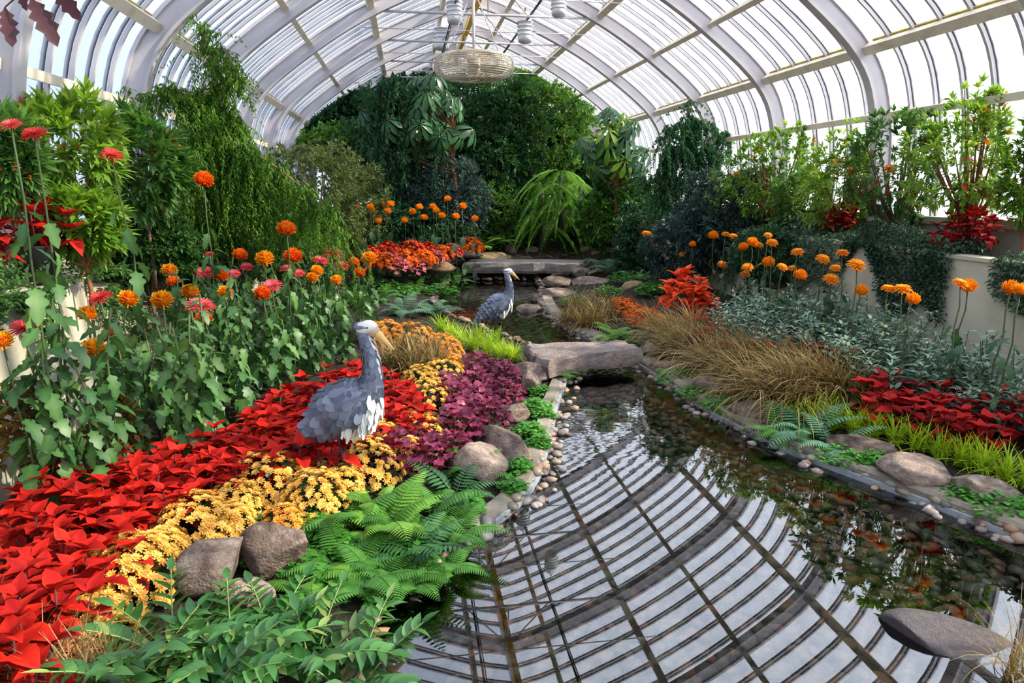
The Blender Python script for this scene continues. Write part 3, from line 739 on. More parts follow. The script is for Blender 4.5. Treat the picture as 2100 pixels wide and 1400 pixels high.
g = G(712, 1003); heron('heron_sculpture', 'large metal heron with orange beak standing among yellow chrysanthemums', (g[0] + .02, g[1], g[2]), -.38, 1.0)
g2 = atz(1028, 694, 0.0); heron('heron_sculpture', 'smaller-looking metal heron standing at the rear pond edge', (g2[0] - .05, g2[1], -.03), -.08, .90)

# ------------------------------------------------------------------ overhead: fan, conduits, spotlights
fc = aty(972, 137, 9.6); R0 = .53
t = thing('circulation_fan', 'round cream wire-caged circulation fan hanging under the ridge', 'fan', tuple(fc))
a = Acc()
ring = lambda r, z: tube([(r * math.cos(k * PI / 20), r * math.sin(k * PI / 20), z) for k in range(41)], .005, 4, False)
for r, z in ((.52, .0), (.50, .10), (.50, -.10), (.42, .14), (.42, -.14), (.3, .155), (.3, -.155), (.16, .16), (.16, -.16), (.08, .16), (.08, -.16), (.527, .05), (.527, -.05), (.515, .075), (.515, -.075), (.528, .025), (.528, -.025), (.46, .12), (.46, -.12), (.36, .15), (.36, -.15), (.23, .158), (.23, -.158)): a.add(ring(r, z))
for k in range(96):
    an = 2 * PI * k / 96; c_, s_ = math.cos(an), math.sin(an)
    a.add(tube([(r * c_, r * s_, z) for r, z in ((.08, .16), (.3, .155), (.42, .14), (.50, .10), (.527, .04), (.527, -.04), (.50, -.10), (.42, -.14), (.3, -.155), (.08, -.16))], .0028, 3, False))
obj('cage', a, 'fan_cream', t)
a = Acc(); a.add(tube([(0, 0, -.12), (0, 0, -.10), (0, 0, .10), (0, 0, .12)], [.06, .085, .085, .05], 14)); obj('motor', a, 'fan_cream', t)
for k in range(3):
    an = .4 + 2 * PI * k / 3; a = Acc(); R = basis([(math.cos(an), math.sin(an), 0)], np.array([.45])); a.add(leaf(.46, .2, [(0, .5), (.3, .9), (.8, 1), (1, .8)], .1, .05), R, 1., [(0, 0, 0)]); obj('blade', a, 'fan_cream', t)
a = Acc(); a.add(tube([(0, 0, .12), (0, 0, .88)], .018, 8)); obj('down_rod', a, 'white_paint', t)
for s in (-1, 1):
    a = Acc(); a.add(tube([(s * .35, 0, .15), (s * .05, 0, .85)], .008, 6)); obj('stay_rod', a, 'white_paint', t)
for X, nm in ((.78, 'dark conduit carrying spotlights left of the ridge'), (1.98, 'dark conduit carrying spotlights right of the ridge')):
    a = Acc(); a.add(tube([(X, 4.5, 4.42), (X, 16.8, 4.42)], .016, 6)); a.add(tube([(X + .035, 4.5, 4.44), (X + .035, 16.8, 4.44)], .009, 5))
    tag(obj('conduit', a, 'dark_metal'), nm, 'conduit')
for px, py, X, lab in ((933, 18, .78, 'white cylindrical spotlight on the conduit, larger upper one'), (906, 72, .78, 'white cylindrical spotlight on the conduit above the fan cage'), (1077, 58, 1.98, 'grey ribbed spotlight hanging from the conduit beside the fan'), (1146, 4, 2.2, 'grey spotlight at the top edge under the sunward slope')):
    p = atx(px, py, X); L = 26 * p[1] / F
    t = thing('spotlight', lab, 'spotlight', tuple(p), 0, 'ceiling spotlights'); a = Acc()
    a.add(tube([(0, 0, L * 1.1), (0, .0, L * .9), (-.01, -.05, -L * .8), (-.012, -.055, -L)], [L * .3, L * .45, L * .55, L * .5], 14)); obj('housing', a, 'lamp_white', t)
    for z in (-.5, -.2, .1, .4):
        a = Acc(); a.add(tube([(-.006, -.03 + .02 * z, L * z - .01), (-.006, -.03 + .02 * z, L * z + .01)], L * .6, 14)); obj('cooling_fin', a, 'lamp_white', t)
    a = Acc(); a.add(tube([(0, 0, L), (.0, 0, L * 1.2), (0, 0, max(4.42 - p[2], L * 1.4))], .012, 6)); obj('bracket', a, 'dark_metal', t)

# ------------------------------------------------------------------ plant builders
def poly_sample(pix, h, n, rmin, jit=0):
    """points inside a pixel outline seen at canopy height h, kept rmin apart on the ground"""
    W = np.array([G(x, y, h) for x, y in pix]); lo = W[:, :2].min(0); hi = W[:, :2].max(0); out = []
    A = W[:, :2]; B = np.roll(A, -1, 0)
    for _ in range(n * 60):
        p = rng.uniform(lo, hi); ins = False
        for a, b in zip(A, B):
            if (a[1] > p[1]) != (b[1] > p[1]) and p[0] < (b[0] - a[0]) * (p[1] - a[1]) / (b[1] - a[1] + 1e-12) + a[0]: ins = not ins
        if ins and all((p[0] - q[0]) ** 2 + (p[1] - q[1]) ** 2 > rmin * rmin for q in out): out.append(p)
        if len(out) >= n: break
    return [(x, y, zg(x, y)) for x, y in out]
def stemcurve(h, lean=.0, an=0., n=5, sway=.02):
    t = np.linspace(0, 1, n); return np.stack([np.cos(an) * lean * t ** 2 + rng.normal(0, sway, n) * t, np.sin(an) * lean * t ** 2 + rng.normal(0, sway, n) * t, h * t], 1)

# --- red coleus: stems with crossed pairs of broad pointed leaves
def coleus_proto(name, label, cat, mat, h=.27, L=.095, nst=5, group=None):
    lm = [Acc().add(leaf(1, .66, OVATE, .25 + .1 * k, .22 + .12 * k), rnd=[.75]).mesh('leaf', mat) for k in range(3)]
    for me in lm:      # darker vein area towards the midrib of each leaf
        v = np.zeros(len(me.vertices), np.float32); v[:] = .85; v[1::3] = .45; v[1] = .15; v[4] = .2; me.attributes['rnd'].data.foreach_set('value', v)
    t = thing(name, label, cat, (0, 0, -50), 0, group); st = Acc()
    for s in range(nst):
        an = 2.4 * s; rr = .03 + (.028 if nst < 10 else .011) * s; bx, by = rr * math.cos(an), rr * math.sin(an); hh = h * random.uniform(.82, 1.1) - rr * .5
        st.add(tube([(bx * .3, by * .3, 0), (bx, by, hh)], .004, 4))
        for lv in range(3):
            z = hh - .055 * lv; k0 = random.uniform(0, 6)
            for q in range(4 if lv == 0 else 3):
                a2 = k0 + q * 2 * PI / (4 if lv == 0 else 3) + random.uniform(-.2, .2); el = (.75, .3, -.15)[lv] + random.uniform(-.3, .3)
                d = (math.cos(a2) * math.cos(el), math.sin(a2) * math.cos(el), math.sin(el)); l = L * (.72, .95, .9)[lv] * random.uniform(.85, 1.15)
                inst('leaf', random.choice(lm), t, basis([d], np.array([random.uniform(-.3, .3)]))[0], l, (bx, by, z))
    obj('stem', st, 'coleus_stem', t); return t
C1 = [coleus_proto('red_coleus', 'bright red coleus in the broad band of red behind the yellow chrysanthemums', 'coleus', 'coleus', .26, .108, 4, 'red coleus band') for _ in range(3)]
band = [(0, 1030), (60, 985), (170, 945), (290, 915), (420, 890), (500, 830), (590, 795), (680, 775), (665, 755), (740, 745), (800, 765), (850, 800), (855, 850), (800, 875), (760, 890), (640, 925), (540, 935), (430, 965), (330, 1015), (265, 1070), (180, 1130), (110, 1185), (0, 1250)]
for i, p in enumerate(poly_sample(band, .26, 120, .155)): put(C1[i % 3], USED, p, random.uniform(0, 6), random.uniform(.9, 1.15), 'bright red coleus ' + zone(p, ((90, 'at the left picture edge of the red band'), (230, 'in the red band left of the largest yellow cushion'), (380, 'in the red band above the pale rounded boulder'), (530, 'in the middle of the red band below the leafy chrysanthemums'), (640, 'in the red band behind the heron tail'), (740, 'behind the near heron body'), (9999, 'right of the near heron beside yellow cushions'))))
for px, py in ((30, 1290), (75, 1180), (50, 1240), (10, 1330), (100, 1220)): put(C1[0], USED, tuple(G(px, py, .27)), random.uniform(0, 6), 1.1, 'bright red coleus at the bottom edge beside the sedge', 'red coleus near edge')
C2 = [coleus_proto('red_coleus', 'dark red coleus in front of the silver foliage bank', 'coleus', 'coleus_dark', .24, .10, 4, 'red coleus on the bank') for _ in range(2)]
bank = [(1775, 752), (1850, 760), (1950, 780), (2040, 800), (2130, 800), (2140, 850), (2060, 845), (1960, 835), (1870, 815), (1800, 795), (1765, 775)]
for i, p in enumerate(poly_sample(bank, .3, 26, .17)): put(C2[i % 2], USED, p, random.uniform(0, 6), random.uniform(1.1, 1.35), 'dark red coleus on the bank ' + zone(p, ((1860, 'where the sedge row ends'), (1970, 'above the large angular boulder'), (9999, 'toward the right picture edge'))))
for px, py in ((1560, 692), (1600, 690), (1640, 690), (1660, 700), (1705, 705), (1735, 715), (1690, 720), (1440, 600), (1460, 615), (1450, 640), (1470, 660), (1500, 665), (1440, 672), (1470, 690), (1420, 640), (1490, 640), (1520, 690)):
    put(C2[0], USED, tuple(G(px, py, .32)), random.uniform(0, 6), random.uniform(1., 1.2), 'red coleus showing between brown sedge and silver foliage', 'red coleus behind the sedge')
C3 = coleus_proto('flame_coleus', 'large orange-red coleus bush above the flat stones', 'coleus', 'coleus_orange', .5, .15, 9)
put(C3, USED, tuple(G(1398, 600, .4)), 0, 1.25)
put(C3, USED, tuple(G(1440, 610, .35)), 1, .8, 'smaller orange-red coleus bush beside the silver foliage')

# --- tall chrysanthemums
def petals_ball(n=230, r=1., stretch=.85):
    a = Acc(); i = np.arange(n); ph = i * 2.39996; z = 1 - 1.75 * (i + .5) / n; q = np.sqrt(np.maximum(1 - z * z, 0))
    d = np.stack([q * np.cos(ph), q * np.sin(ph), z * stretch], 1); pd = norm(d * np.array([1, 1, .6]) + np.array([0, 0, .25])[None])
    a.add((ICO1[0] * .62 * np.array([1, 1, .85]), ICO1[1]), rnd=[.3])
    pd = norm(pd + rng.normal(0, .22, (n, 3))); a.add((*leaf(1, .34, [(0, .6), (.6, 1), (1, .5)], .6, -.4), np.repeat([.1, .45, .95], 3)), basis(pd, rng.uniform(-.5, .5, n)), rng.uniform(.42, .6, n), d * .52, np.clip(rng.normal(.5, .35, n), -.3, 1.3)); return a
def petals_spider(n=90):
    a = Acc(); i = np.arange(n); ph = i * 2.39996; f = i / n
    d = np.stack([np.cos(ph), np.sin(ph), .95 - 1.15 * f + rng.normal(0, .08, n)], 1); a.add((ICO1[0] * .2, ICO1[1]), rnd=[.2])
    a.add(leaf(1, .13, [(0, .5), (.7, 1), (1, .35)], .6, .1), basis(norm(d)), .55 + .5 * f, norm(d) * .1, np.clip(1 - f + rng.normal(0, .2, n), 0, 1)); return a
def petals_disc(n=80):
    a = Acc(); i = np.arange(n); ph = i * 2.39996; f = i / n
    d = np.stack([np.cos(ph), np.sin(ph), 1.1 - 1.35 * f + rng.normal(0, .06, n)], 1); a.add((ICO1[0] * np.array([.5, .5, .3]), ICO1[1]), rnd=[.4])
    a.add(leaf(1, .3, [(0, .6), (.6, 1), (1, .5)], .3, .25), basis(norm(d)), .45 + .55 * f, norm(d) * .12, np.clip(1 - f + rng.normal(0, .2, n), 0, 1)); return a
HEADS = {'y': petals_ball().mesh('flower_head', 'ball_yellow'), 'o': petals_ball().mesh('flower_head', 'ball_orange'), 'r': petals_spider().mesh('flower_head', 'spider_red'), 'p': petals_spider().mesh('flower_head', 'spider_pink'), 'a': petals_disc().mesh('flower_head', 'ball_amber'), 'A': petals_ball(150).mesh('flower_head', 'ball_amber')}
ML = [Acc().add(leaf(1, .62, LOBED, .12, .35 + .2 * k), rnd=[.4 + .2 * k]).mesh('leaf', 'mum_leaf') for k in range(3)]
for me in ML:
    v = np.array([d_.value for d_ in me.attributes['rnd'].data], np.float32); v[1::3] += .28; v[0::6] -= .1; v[2::6] -= .1; me.attributes['rnd'].data.foreach_set('value', v)
MLD = [Acc().add(leaf(1, .62, LOBED, .12, .35 + .2 * k), rnd=[.4 + .2 * k]).mesh('leaf', 'mum_leaf_dark') for k in range(2)]
COLN = {'y': 'golden ball-shaped', 'o': 'orange ball-shaped', 'r': 'red spidery', 'p': 'pink spidery', 'a': 'amber flat', 'A': 'amber ball-shaped'}
def tall_mum(top, base, kind, r, label, group=None, nl=14, L=.13, leaves=None, cat='chrysanthemum', bare=.12):
    b = np.array(base, float); H = np.array(top, float) - b
    t = thing('tall_chrysanthemum', label, cat, tuple(b), 0, group)
    P = np.array([H * np.array([f ** 1.5, f ** 1.5, f]) for f in np.linspace(0, 1, 7)]); P[1:-1, :2] += rng.normal(0, .012, (5, 2))
    obj('stem', Acc().add(tube(P, np.linspace(.007, .0045, 7), 5)), 'stem', t)
    for k in range(nl):
        f = .06 + (.94 - bare) * (k + random.random() * .6) / nl; i = min(int(f * 6), 5); p = P[i] + (P[i + 1] - P[i]) * (f * 6 - i)
        an = k * 2.4 + random.uniform(-.4, .4); el = random.uniform(-1.05, .05); l = L * random.uniform(.7, 1.15) * (1.1 - .5 * max(f - .6, 0) * 2)
        d = np.array((math.cos(an) * math.cos(el), math.sin(an) * math.cos(el), math.sin(el)))
        inst('leaf', random.choice(leaves or ML), t, basis([d], np.array([random.uniform(-.4, .4)]))[0], l, p + d * .02)
    nv = norm(np.array([random.uniform(-.25, .3), random.uniform(-.55, -.05), 1.])); R = basis([(0, 1, 0.001)], up=nv)[0]
    z = nv; x = norm(np.cross((0, 1, 0), z)); y = np.cross(z, x); R = np.stack([x, y, z], 1)
    inst('flower_head', HEADS[kind], t, R, r, P[-1])
    return t
def rpx(rp, p): return rp * float((np.asarray(p) - EYE) @ FW) / F
LEFTM = [(418, 371, 20, 'o', 5.2), (587, 472, 20, 'o', 5.6), (205, 610, 24, 'r', 4.0), (263, 614, 20, 'y', 4.3), (333, 617, 22, 'y', 4.4), (348, 556, 16, 'y', 5.2), (356, 578, 14, 'o', 5.0),
    (390, 600, 18, 'y', 4.9), (410, 627, 30, 'p', 4.5), (418, 655, 17, 'o', 4.7), (420, 558, 19, 'p', 5.5), (452, 566, 16, 'o', 5.3), (462, 600, 15, 'y', 5.1), (492, 525, 16, 'o', 6.0), (505, 547, 15, 'p', 6.0),
    (543, 532, 19, 'y', 6.0), (538, 603, 17, 'o', 5.3), (557, 586, 22, 'p', 5.4), (601, 527, 19, 'o', 6.1), (592, 552, 18, 'p', 5.8), (682, 520, 22, 'p', 6.8), (657, 534, 18, 'p', 6.6), (650, 556, 13, 'y', 6.4),
    (757, 531, 16, 'y', 7.6), (737, 561, 13, 'o', 7.2), (725, 540, 13, 'o', 7.4), (700, 545, 16, 'p', 7.0), (640, 570, 12, 'y', 6.2), (193, 716, 23, 'y', 3.7), (228, 681, 16, 'y', 4.0), (178, 646, 19, 'y', 4.0),
    (50, 672, 30, 'r', 3.4), (4, 700, 22, 'y', 3.3), (70, 274, 26, 'r', 3.5), (228, 317, 22, 'r', 4.4), (22, 256, 22, 'p', 3.4), (612, 560, 14, 'p', 6.0), (690, 575, 12, 'y', 6.4), (480, 560, 13, 'p', 5.6), (430, 520, 9, 'r', 5.6)]
NTH = {}
for px, py, rp, k, Y in LEFTM:
    p = aty(px, py, Y)
    bx = max(p[0] + random.uniform(-.05, .1), -2.0); by = Y + random.uniform(-.15, .1)
    hi = p[2] > 1.75
    where = 'high against the left shrubs' if hi else 'nearest the cream wall' if Y < 4.2 else 'among the dense leaves behind the red band' if Y < 5.7 else 'toward the brown sedge'
    lab = f'tall {COLN[k]} chrysanthemum {where}'
    if hi and k == 'r': lab = 'red spidery chrysanthemum on a tall bare stem, ' + ('before the lit rhododendron' if px > 150 else 'nearer the left picture edge')
    if hi and k == 'o': lab = 'single deep orange chrysanthemum hanging before the weeping conifer'
    if (px, py) == (410, 627): lab = 'largest pink spidery chrysanthemum, centre of the flower cluster'
    if (px, py) == (333, 617): lab = 'largest golden ball chrysanthemum on a bare dark stem'
    if (px, py) == (587, 472): lab = 'deep orange ball chrysanthemum rising above all others in the left bed'
    if (px, py) == (205, 610): lab = 'flat red spidery chrysanthemum in front of the cream wall corner'
    tall_mum(p, (bx, by, zg(bx, by)), k, rpx(rp, p), lab, 'tall chrysanthemums of the left bed', 26, .125 if Y < 5 else .115, None, bare=.14)
# leafy stems without open flowers that fill the left bed
for i in range(62):
    Y = random.uniform(3.3, 7.6); x = random.uniform(-1.95, -1.15) if Y < 5.5 else random.uniform(-1.9, -.75)
    if Y < 3.8: x = random.uniform(-1.8, -1.5)
    elif Y < 5: x = random.uniform(-1.6, -1.15)
    z = zg(x, Y); hh = random.uniform(.65, 1.05)
    t = thing('leafy_chrysanthemum', 'leafy green chrysanthemum stem without a flower ' + zone((x, Y, z + .5), ((150, 'at the left picture edge'), (300, 'before the cream wall'), (420, 'below the largest pink bloom'), (540, 'behind the middle of the red band'), (640, 'left of the heron neck'), (9999, 'behind the near heron and sedge'))), 'chrysanthemum', (x, Y, z), random.uniform(0, 6), 'leafy stems of the left bed')
    P = stemcurve(hh, .1, random.uniform(0, 6)); obj('stem', Acc().add(tube(P, .006, 5)), 'stem', t)
    for k in range(28):
        f = .08 + .90 * (k + random.random() * .5) / 28; i0 = min(int(f * 4), 3); p = P[i0] + (P[i0 + 1] - P[i0]) * (f * 4 - i0); an = k * 2.4; el = random.uniform(-1.05, .0) + .7 * max(f - .8, 0) * 5
        d = np.array((math.cos(an) * math.cos(el), math.sin(an) * math.cos(el), math.sin(el))); inst('leaf', random.choice(ML), t, basis([d], np.array([random.uniform(-.4, .4)]))[0], .12 * random.uniform(.7, 1.2) * (1.15 - .4 * f), p)
RIGHTM = [(1326, 478, 10), (1358, 481, 9), (1339, 495, 10), (1356, 514, 9), (1462, 484, 10), (1488, 479, 8), (1505, 484, 9), (1542, 498, 11), (1524, 507, 9), (1557, 501, 9), (1584, 496, 11), (1575, 481, 8), (1483, 541, 10), (1533, 546, 11),
    (1528, 561, 10), (1575, 539, 12), (1605, 546, 10), (1624, 549, 9), (1640, 566, 13), (1635, 515, 12), (1688, 529, 13), (1713, 548, 11), (1728, 517, 12), (1705, 570, 15), (1757, 541, 17), (1766, 597, 13), (1822, 590, 13), (1851, 591, 17),
    (1872, 614, 13), (1970, 579, 14), (1985, 589, 16), (2072, 592, 16), (2094, 596, 15), (1420, 502, 7), (1400, 520, 7)]
for px, py, rp in RIGHTM:
    p = atx(px, py, random.uniform(3.6, 3.95)); bx, by = p[0] + random.uniform(-.04, .04), p[1] + random.uniform(-.05, .05)
    where = 'in front of the shaded planter wall' if px > 1800 else 'above the silver foliage' if px > 1500 else 'before the blue-green shrubs'
    tall_mum(p, (bx, by, zg(bx, by)), 'a' if random.random() < .75 else 'A', rpx(rp * 1.12, p), f'amber-orange chrysanthemum {where}', 'amber chrysanthemums of the right bank ' + where, 10, .10, MLD, bare=.25)
for px, py, rp, X in ((1552, 309, 12, 4.9), (1510, 357, 12, 4.8), (1722, 331, 14, 4.9), (1742, 338, 13, 4.9), (1712, 352, 10, 4.9), (1826, 345, 15, 4.9), (1745, 352, 12, 4.9), (1985, 330, 14, 4.95)):
    p = atx(px, py, X); tall_mum(p, (p[0], p[1] + .05, 1.1), 'p' if px > 1900 else 'a', rpx(rp, p), 'amber chrysanthemum among the shrubs above the shaded wall' if px < 1900 else 'dark pink chrysanthemum above the red poinsettia', 'amber chrysanthemums above the wall', 7, .09, MLD)
BACKM = [(712, 420), (728, 423), (741, 431), (726, 436), (745, 436), (760, 425), (766, 436), (776, 453), (790, 421), (801, 419), (795, 434), (846, 435), (888, 425), (895, 433), (870, 447), (906, 443), (918, 409), (935, 444), (949, 423), (974, 449), (690, 461), (715, 463), (700, 417), (830, 452), (860, 425)]
for px, py in BACKM:
    p = aty(px, py, random.uniform(12.6, 13.4)); tall_mum(p, (p[0], p[1], zg(p[0], p[1])), 'A', rpx(8, p), 'small orange ball chrysanthemum in the far bed before the dark shrubs', 'orange chrysanthemums of the far bed', 9, .17, MLD, bare=.2)

# --- cushion chrysanthemums: a leafy dome set with many small flowers
def small_flower(mat, n=20):
    a = Acc(); i = np.arange(n); ph = i * 2.39996; f = i / n; d = np.stack([np.cos(ph), np.sin(ph), 1.0 - .95 * f], 1)
    a.add(leaf(1, .42, [(0, .5), (.6, 1), (1, .6)], .2, .1), basis(norm(d)), .6 + .4 * f, norm(d) * .08, np.clip(.9 - f * .6 + rng.normal(0, .15, n), 0, 1)); a.add((ICO1[0] * .2 + np.array([0, 0, .25]), ICO1[1]), mat=1, rnd=[.5])
    return a.mesh('flower', [mat, 'flower_eye'])
SF = {m: small_flower(m) for m in ('yellow_mum', 'peach_mum', 'amber_mum', 'orange_cushion', 'red_cushion')}
def cushion(px, py, rp, mat, label, group=None, n=110, hf=.62, fr=.024, Y=None, name='cushion_chrysanthemum'):
    p = G(px, py, .16) if Y is None else aty(px, py, Y); d = float((p - EYE) @ FW); r = rp * d / F; h = r * hf + .1
    if Y is not None: p[2] = max(p[2] - h * .7, zg(p[0], p[1]))
    t = thing(name, label, 'chrysanthemum', tuple(p), random.uniform(0, 6), group); a = Acc(); m = 260
    u = norm(rng.normal(size=(m, 3))); u[:, 2] = np.abs(u[:, 2]); pos = u * np.array([r, r, h]) * rng.uniform(.45, .88, (m, 1))
    a.add(leaf(1, .6, DIAM, .1, .2), basis(norm(u + rng.normal(0, .5, (m, 3)))), .045 * rng.uniform(.7, 1.3, m), pos, rng.random(m) * .7); obj('foliage', a, 'mum_leaf_dark', t)
    n = int(n * 1.35); i = np.arange(n); z = 1 - .95 * (i + .5) / n; q = np.sqrt(1 - z * z); ph = i * 2.39996 + rng.normal(0, .12, n)
    for k in range(n):
        if random.random() < .06: continue
        e = np.array([q[k] * math.cos(ph[k]), q[k] * math.sin(ph[k]), z[k]]); nn = norm(e + np.array([0, 0, .35]) + rng.normal(0, .15, 3)); x = norm(np.cross((0.1, 1, 0), nn)); R = np.stack([x, np.cross(nn, x), nn], 1)
        inst('flower', SF[mat], t, R, fr * random.uniform(.85, 1.25), e * np.array([r, r, h]) * random.uniform(.93, 1.08))
    return t
Y1 = [(262, 1140, 104, 170), (180, 1240, 80, 130), (140, 1325, 66, 90), (395, 1050, 92, 150), (480, 1000, 60, 90), (545, 960, 84, 140), (640, 990, 74, 120), (745, 930, 76, 130), (770, 885, 62, 100), (850, 868, 62, 100), (868, 800, 58, 100), (905, 752, 50, 90), (820, 845, 40, 60), (860, 760, 40, 70)]
lab1 = ['largest yellow cushion chrysanthemum beside the pale rounded boulder', 'yellow cushion chrysanthemum between red coleus and glossy leaves', 'straggling peach-yellow cushion chrysanthemum at the bottom edge', 'yellow cushion chrysanthemum above the pale rounded boulder', 'yellow cushion chrysanthemum between two fuller ones in the middle of the row', 'yellow cushion chrysanthemum below the red band left of the heron', 'yellow cushion chrysanthemum at the heron tail side', 'yellow cushion chrysanthemum beside the heron legs and fern', 'bright yellow cushion chrysanthemum against the heron breast', 'bright yellow cushion chrysanthemum reaching the purple plants', 'yellow cushion chrysanthemum between red coleus and purple plants', 'yellow cushion chrysanthemum in front of the brown sedge', 'small yellow cushion chrysanthemum touching the red coleus by the heron', 'small yellow cushion chrysanthemum beside the sedge and red coleus']
for (px, py, rp, n), l in zip(Y1, lab1): cushion(px, py, rp, 'peach_mum' if py > 1300 else 'yellow_mum', l, 'yellow cushion chrysanthemums', n)
cushion(660, 938, 42, 'peach_mum', 'peach-pink cushion chrysanthemum under the near heron', None, 60)
cushion(575, 1040, 44, 'amber_mum', 'open amber cushion chrysanthemum above the brown leaning boulder', None, 55, fr=.024)
for px, py, rp, l in ((840, 690, 62, 'amber cushion chrysanthemum behind the brown sedge, widest'), (905, 700, 42, 'amber cushion chrysanthemum between sedge and lime grass'), (790, 672, 40, 'amber cushion chrysanthemum behind the near heron head'), (925, 735, 30, 'amber cushion chrysanthemum at the end of the lime grass')): cushion(px, py, rp, 'amber_mum', l, 'amber cushions', 90, fr=.03)
for px, py, rp, l in ((1275, 620, 34, 'orange cushion chrysanthemum next to the sedge by the rear pond'), (1330, 640, 36, 'orange cushion chrysanthemum in the middle of its row on the bank'), (1365, 655, 36, 'orange cushion chrysanthemum beside the red coleus and sedge'), (1310, 632, 26, 'small orange cushion chrysanthemum between two larger ones on the bank')): cushion(px, py, rp, 'orange_cushion', l, 'orange cushions of the bank', 90, .5, .032)
for i, (px, py, rp, mt, Y) in enumerate(((715, 520, 26, 'red_cushion', 11.6), (755, 515, 28, 'red_cushion', 12), (795, 507, 30, 'red_cushion', 12.4), (845, 502, 28, 'red_cushion', 12.6), (880, 505, 24, 'red_cushion', 12.8), (965, 497, 28, 'orange_cushion', 13.6), (730, 530, 26, 'orange_cushion', 11.2), (790, 528, 28, 'orange_cushion', 11.6), (830, 522, 28, 'orange_cushion', 12.0), (870, 522, 26, 'orange_cushion', 12.3), (905, 512, 24, 'orange_cushion', 12.8), (930, 508, 18, 'red_cushion', 13))):
    l = 'single round orange-red cushion in front of the ferns behind the far bridge' if px == 965 else 'red cushion chrysanthemum in the far flower bed' if mt[0] == 'r' else 'orange cushion chrysanthemum in the far flower bed'
    cushion(px, py, rp, mt, l, None if px == 965 else 'far bed ' + mt, 70, .6, .045, Y)

# --- purple heuchera
def round_leaf():
    V = [(0, 0, 0)]; n = 14
    for k in range(n):
        a = 2 * PI * k / n; r = 1 - .16 * (k % 2); V.append((.5 * r * math.sin(a), .5 - .5 * r * math.cos(a), .10 * math.sin(3 * a) + .06 * (k % 2)))
    V[0] = (0, .42, -.06); return np.array(V), [(0, 1 + (k + 1) % n, 1 + k) for k in range(n)]
def heuchera_proto(label, mat, group):
    me = [Acc().add(round_leaf(), rnd=[.3 + .2 * k]).mesh('leaf', mat) for k in range(3)]; t = thing('purple_heuchera' if mat == 'heuchera' else 'rose_heuchera', label, 'heuchera', (0, 0, -50), 0, group); st = Acc()
    for k in range(66):
        an = k * 2.4; f = (k / 66) ** .6; r = .15 * f; h = .17 * (1 - .75 * f * f) + random.uniform(-.015, .015); st.add(tube([(0, 0, 0), (r * math.cos(an), r * math.sin(an), h)], .0025, 3, False)); el = .35 - .75 * f + random.uniform(-.5, .5)
        d = (math.cos(an + random.uniform(-.5, .5)) * math.cos(el), math.sin(an) * math.cos(el), math.sin(el)); inst('leaf', random.choice(me), t, basis([d], np.array([random.uniform(-.4, .4)]))[0], .06 * random.uniform(.7, 1.3), (r * math.cos(an), r * math.sin(an), h + random.uniform(-.01, .025)))
    obj('stem', st, 'stem', t); return t
H1 = [heuchera_proto('ruffled purple heuchera between yellow chrysanthemums and the pond boulders', 'heuchera', 'purple heucheras') for _ in range(2)]
pu = [(990, 735), (1030, 750), (1050, 790), (1010, 830), (980, 870), (940, 900), (880, 920), (830, 940), (800, 925), (830, 890), (900, 880), (940, 840), (905, 820), (930, 780), (960, 745)]
for i, p in enumerate(poly_sample(pu, .15, 34, .19)): put(H1[i % 2], USED, p, random.uniform(0, 6), random.uniform(.95, 1.2), 'ruffled purple heuchera ' + ('behind the near ferns' if PX(p)[0] < 900 else 'in the middle of the purple patch' if PX(p)[0] < 980 else 'beside the kerb boulders'))
H2 = heuchera_proto('rose-pink heuchera on the ledge of the far flower bed', 'heuchera_rose', 'rose heucheras')
for px, py, Y in ((800, 533, 11.6), (830, 530, 12), (860, 530, 12.3), (890, 525, 12.6), (925, 515, 13), (850, 545, 12), (815, 542, 11.6)): p = aty(px, py, Y); put(H2, USED, (p[0], p[1], p[2] - .15), random.uniform(0, 6), 1.4)

# --- grasses
def tuft(name, label, cat, p, n, L, mat, w=.006, droop=1.0, spread=.9, group=None, lean=(0, 0)):
    a = Acc(); k = 6; base = rng.normal(0, .03, (n, 2)) * (L / .4); an = rng.uniform(0, 2 * PI, n); tilt = np.abs(rng.normal(0, .45, n)) * spread; ln = L * rng.uniform(.6, 1.15, n)
    t = np.linspace(0, 1, k); V = np.zeros((n, k, 2, 3)); dx = np.cos(an) + lean[0]; dy = np.sin(an) + lean[1]
    for j, tt in enumerate(t):
        th = tilt + droop * 1.5 * tt ** 1.3 * (.4 + tilt)
        if j == 0: pos = np.stack([base[:, 0], base[:, 1], 0 * an], 1)
        else: pos = pos + np.stack([dx * np.sin(th), dy * np.sin(th), np.cos(th)], 1) * (ln / (k - 1))[:, None]
        hw = w * (1 - tt ** 2.2) * .5 + .0004; sd = np.stack([-np.sin(an), np.cos(an), 0 * an], 1); V[:, j, 0] = pos - sd * hw; V[:, j, 1] = pos + sd * hw
    fl = np.array([(2 * j, 2 * j + 1, 2 * j + 3, 2 * j + 2) for j in range(k - 1)]); idx = (fl[None] + (np.arange(n) * 2 * k)[:, None, None]).reshape(-1)
    a.v.append(V.reshape(-1, 3)); a.li.append(idx); a.lt.append(np.full(n * (k - 1), 4)); a.mi.append(np.zeros(n * (k - 1))); a.r.append(np.repeat(rng.random(n), 2 * k)); a.n = n * 2 * k
    o = obj(name, a, mat); o.location = p; return tag(o, label, cat, group)
for i, (px, py) in enumerate(((850, 765), (805, 755), (895, 762), (830, 735), (880, 738))): tuft('sedge_tuft', 'brown sedge tuft between the near heron and the lime grass', 'sedge', G(px, py, .05), 180, .46, 'sedge', .010, 1.3, 1.1, 'brown sedge by the heron')
